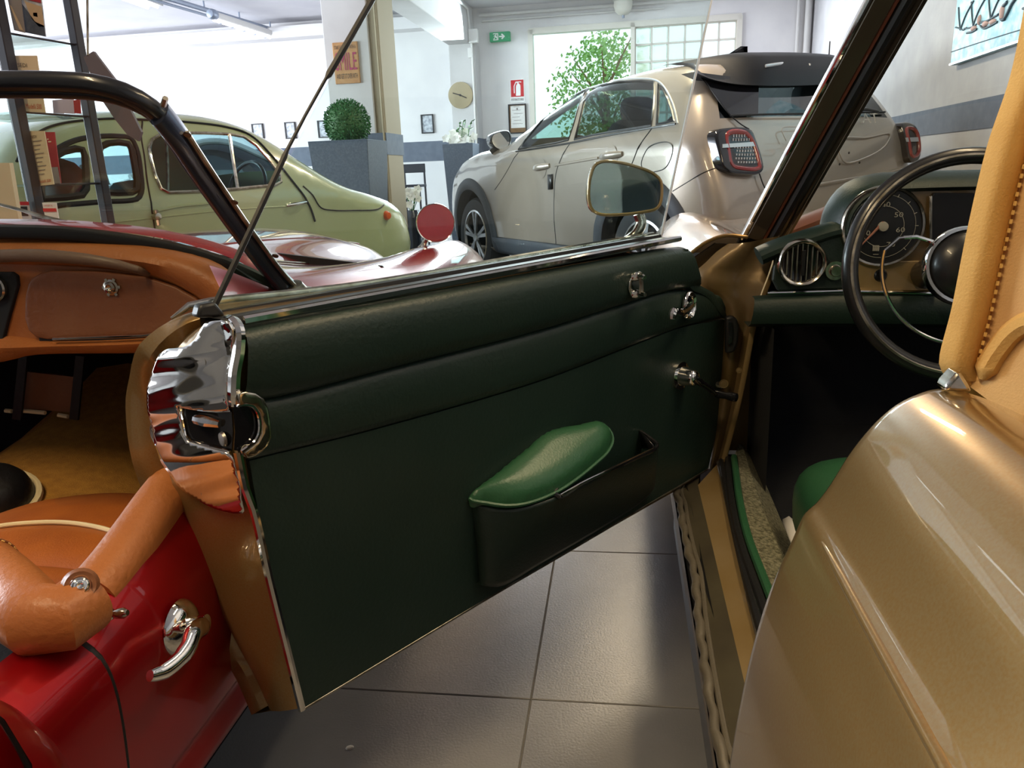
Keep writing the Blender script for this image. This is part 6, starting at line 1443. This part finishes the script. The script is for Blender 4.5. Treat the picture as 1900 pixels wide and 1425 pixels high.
dw = sm2([(1.85, 1.0), (2.1, 1.16), (2.35, 1.27), (2.55, 1.25), (2.75, 1.12), (2.8, .99), (2.3, .96)], 30)
i2 = [i for i, (x, z) in enumerate(Dc.sil) if 2.65 < x < 3.25 and z > .98]
mb, pn = Dc.shell([dw], [(min(i2), max(i2))]); mb.build('body', 'dark_blue_paint', dk, ang=50); pn[0].build('windscreen', 'car_glass_dark', dk)
for sd in (1, -1): Dc.panel(dw, -.004, 'side_window', 'car_glass_dark', side=sd)
rl_ = [(1.75, 1.06), (2.1, 1.235), (2.3, 1.325), (2.45, 1.35), (2.62, 1.325), (2.85, 1.215), (3.1, 1.085), (3.3, .99)]
mb = MB(); mb.tube([Dc.P(p.x, Dc.w(p.x, p.y-.01)-.0, p.y) for p in cat([(x, z, 0) for x, z in rl_], 40)], .028, 8); mb.build('roof_rail', 'silver_paint', dk)
Dc.line([(.2, .80), (1.5, .84), (2.8, .84), (3.5, .74)], .006, 'belt_crease', 'dark_blue_paint')
for cx in (.85, 2.95):
    wheel(dk, Dc.P(cx, .76, .31), vD, .31, .2, .66, 5); wheel(dk, Dc.P(cx, -.76, .31), -vD, .31, .2, .66, 5)
MB().prism([Dc.P(.2, .7, .4), Dc.P(3.0, .7, .4), Dc.P(3.0, -.7, .4), Dc.P(.2, -.7, .4)], Zv*.03).build('cabin_floor', 'interior_dark', dk, smooth=False)
pillow('seat_back', Dc.P(1.4, .35, .85), (.16, .5, .7), (fD, vD, Zv), 'interior_dark', dk, n=8); pillow('seat_back', Dc.P(1.4, -.35, .85), (.16, .5, .7), (fD, vD, Zv), 'interior_dark', dk, n=8)
MB().lathe([(.0, .03), (.07, .02), (.08, 0)], Dc.P(3.62, .55, .66), (fD+vD*.4), 16).build('headlamp', 'lamp_clear', dk)
# ================================================================== display rack with leaflets, left
yA, yB = 2.67, 2.95
pA = at_y(34, 210, yA); pB = at_y(166, 210, yB); pA.z = pB.z = 0
ku = (pB-pA).normalized(); kn = V((-ku.y, ku.x, 0)); 
if kn.x > 0: kn = -kn
kD = .34
rack = empty('display_rack', (pA.x, pA.y, 0), 'dark framed display rack with glass shelves at far left behind the red roadster', 'rack')
cn = [pA, pB, pB+kn*kD, pA+kn*kD]
for i, c in enumerate(cn):
    MB().box(c+Zv*1.1, (.034, .034, 2.2), (ku, kn, Zv)).build('post', 'dark_post', rack, smooth=False, bevel=.003)
zs = [at_y(20, 59, yA).z, at_y(20, 208, yA).z, at_y(28, 345, yA).z, .62, .25]
for z in zs:
    MB().box((pA+pB)/2+kn*kD/2+Zv*z, ((pB-pA).length-.02, kD-.02, .008), (ku, kn, Zv)).build('glass_shelf', 'shelf_glass', rack, smooth=False)
    mb = MB(); mb.tube([pA+Zv*z-kn*.0, pB+Zv*z-kn*.0], .0035, 6); mb.build('shelf_edge', 'dark_post', rack)
for s in (0, 1): MB().box((pA+pB)/2+kn*kD/2+Zv*(.06+2.12*s), ((pB-pA).length+.03, kD+.03, .03), (ku, kn, Zv)).build('frame_plate', 'dark_post', rack, smooth=False)
fdir = V((0, -1, 0))
def leaf(name, label, corners, y, m, th=.004, cat_='leaflet', group=None):
    """upright card: four photo corners at depth y, given as bottom-left, bottom-right, top-right, top-left"""
    y += .09; P = [at_y(*c, y) for c in corners]; zb = P[0].z
    e = empty(name, (P[0]+P[1])/2, label, cat_, group or ('leaflets on the display rack' if 'leaflet' in name else 'price cards on the display rack' if 'price' in name else None))
    MB().prism(P, V((0, th, 0))).build('card', m, e, smooth=False); return e, P
def ltext(e, P, t, u, v, w, h, m, name='lettering', shear=0.0):
    X = (P[1]-P[0]); Y = (P[3]-P[0]); o = P[0]+X*u+Y*v-V((0, .003, 0)); text_mb(t, o, X, Y, Y.length*h, 0, width=X.length*w, shear=shear).build(name, m, e, smooth=False)
def llines(e, P, rows, m='card_grey'):
    X = (P[1]-P[0]); Y = (P[3]-P[0]); mb = MB()
    for u, v, w, h in rows:
        o = P[0]+X*u+Y*v-V((0, .003, 0)); mb.prism([o, o+X*w, o+X*w+Y*h, o+Y*h], V((0, .001, 0)))
    mb.build('printed_lines', m, e, smooth=False)
e, P = leaf('leaflet', 'tall beige leaflet headed SEDI on the upper glass shelf', [(42, 207), (84, 209), (68, 103), (24, 103)], 2.62, 'card_beige')
ltext(e, P, 'SEDI', .16, .80, .40, .07, 'ink_dark'); llines(e, P, [(.18, .70, .5, .02), (.18, .64, .3, .02), (.18, .34, .5, .02), (.18, .26, .5, .02)]); ltext(e, P, 'Modelli 500', .2, .06, .7, .09, 'ink_red', 'red_script', .2)
e, P = leaf('leaflet', 'tall beige leaflet with list and red script on the middle glass shelf', [(71, 345), (100, 342), (82, 243), (52, 243)], 2.60, 'card_beige')
ltext(e, P, 'SEDI', .14, .86, .34, .05, 'ink_dark'); llines(e, P, [(.2, .80-.075*k, .55-.1*(k % 3), .013) for k in range(9)]); ltext(e, P, 'Modelli 500', .06, .05, .82, .055, 'ink_red', 'red_script', .2)
e, P = leaf('leaflet', 'dark red narrow leaflet behind the beige list leaflet', [(100, 341), (113, 340), (101, 245), (83, 245)], 2.68, 'card_red')
llines(e, P, [(.2, .85, .2, .02), (.3, .80, .4, .02)], 'card_beige'); X = P[1]-P[0]; Y = P[3]-P[0]
MB().prism([P[0]-V((0, .004, 0)), P[1]-V((0, .004, 0)), P[1]+Y*.32-V((0, .004, 0)), P[0]+Y*.32-V((0, .004, 0))], V((0, .002, 0))).build('grey_base', 'card_grey', e, smooth=False)
e, P = leaf('price_card', 'white card with red band on the lower shelf at right of the post', [(86, 413), (110, 413), (104, 376), (78, 376)], 2.55, 'paper')
MB().prism([P[0]+(P[3]-P[0])*a+(P[1]-P[0])*b-V((0, .003, 0)) for a, b in ((.55, 0), (.55, 1), (.72, 1), (.72, 0))], V((0, .001, 0))).build('red_band', 'sign_red', e, smooth=False); ltext(e, P, 'OFFERTA', .1, .80, .7, .10, 'ink_red'); 
e, P = leaf('price_card', 'white card with red head and dark photo at left of the post', [(38, 415), (60, 415), (52, 374), (32, 374)], 2.56, 'paper')
MB().prism([P[0]+(P[3]-P[0])*a+(P[1]-P[0])*b-V((0, .003, 0)) for a, b in ((.84, 0), (.84, 1), (1, 1), (1, 0))], V((0, .001, 0))).build('red_band', 'sign_red', e, smooth=False)
MB().prism([P[0]+(P[3]-P[0])*a+(P[1]-P[0])*b-V((0, .003, 0)) for a, b in ((.35, .05), (.35, .8), (.78, .8), (.78, .05))], V((0, .001, 0))).build('print', 'frame_dark', e, smooth=False)
e, P = leaf('large_card', 'plain cream board leaning at the far left edge below the shelves', [(-40, 420), (36, 416), (17, 302), (-40, 303)], 2.40, 'card_beige', .02, 'board')
e, P = leaf('photo_poster', 'poster photo of a beige car nose and red details on the top shelf', [(46, 60), (85, 68), (75, -20), (35, -22)], 2.66, 'photo_grey', .004, 'poster')
X = P[1]-P[0]; Y = P[3]-P[0]
def pp4(pts, m, n): MB().prism([P[0]+X*a+Y*b-V((0, .003, 0)) for a, b in pts], V((0, .001, 0))).build(n, m, e, smooth=False)
pp4([(0, .0), (1, 0), (1, .25), (.6, .3), (.3, .5), (0, .7)], 'planter_grey', 'print_shade'); pp4([(.2, .75), (.45, .35), (.75, .2), (1, .22), (1, .68), (.3, .72)], 'card_sand', 'print_nose'); pp4([(0, .78), (1, .76), (1, .95), (0, .97)], 'card_red', 'print_red')
pp4([(.55, .42), (.75, .42), (.75, .52), (.55, .5)], 'frame_dark', 'print_mark')
e, P = leaf('leaflet', 'grey leaflet with a tan sweep left of the photo poster', [(26, 56), (46, 61), (36, -20), (10, -22)], 2.64, 'card_grey')
X = P[1]-P[0]; Y = P[3]-P[0]; pp4([(.1, .6), (.25, .6), (.95, .05), (.6, .05)], 'card_sand', 'print_sweep')
for k, (x, w_, m, lb) in enumerate(((97, 19, 'card_lilac', 'pale lilac leaflet at the left of the row on the shelf behind'), (116, 20, 'card_lilac', 'pale lilac leaflet in the middle of the row on the shelf behind'), (136, 12, 'card_red', 'rose leaflet at the right end of the row on the shelf behind'))):
    leaf('small_leaflet', lb, [(x+2, 210), (x+w_+2, 211), (x+w_, 184-2*(k == 1)), (x, 186-2*(k == 1))], 2.74, m)
# tilted dark grey board behind the red windscreen
bp_ = [at_y(*q, 2.05) for q in [(155, 106), (173, 95), (215, 150), (262, 245), (256, 262), (236, 250), (212, 220), (185, 180)]]
bd = empty('grey_board', (bp_[4].x, bp_[4].y, bp_[4].z), 'dark grey board hung at a slant behind the red windscreen corner', 'board')
MB().prism(bp_, V((0, .012, 0))).build('board', 'grey_panel', bd, smooth=False)
MB().tube([at_y(163, 103, 2.05), at_y(163, 103, 2.05)+V((.0, .3, .9))], .003, 6).build('wire', 'steel_dull', bd)

# crumb of plaster on the tiles
q = at_z(649, 1388, 0.0); mb = MB(); mb.lathe([(.0, .004), (.004, .003), (.005, 0)], q, Zv, 7)
for i, v_ in enumerate(mb.v): d = v_-q; mb.v[i] = q+V((d.x*1.5+d.y*.4, d.y, d.z))
tag(center(mb.build('plaster_chip', 'white_trim', smooth=False)), 'tiny white chip lying on the grey tiles below the open door', 'chip')
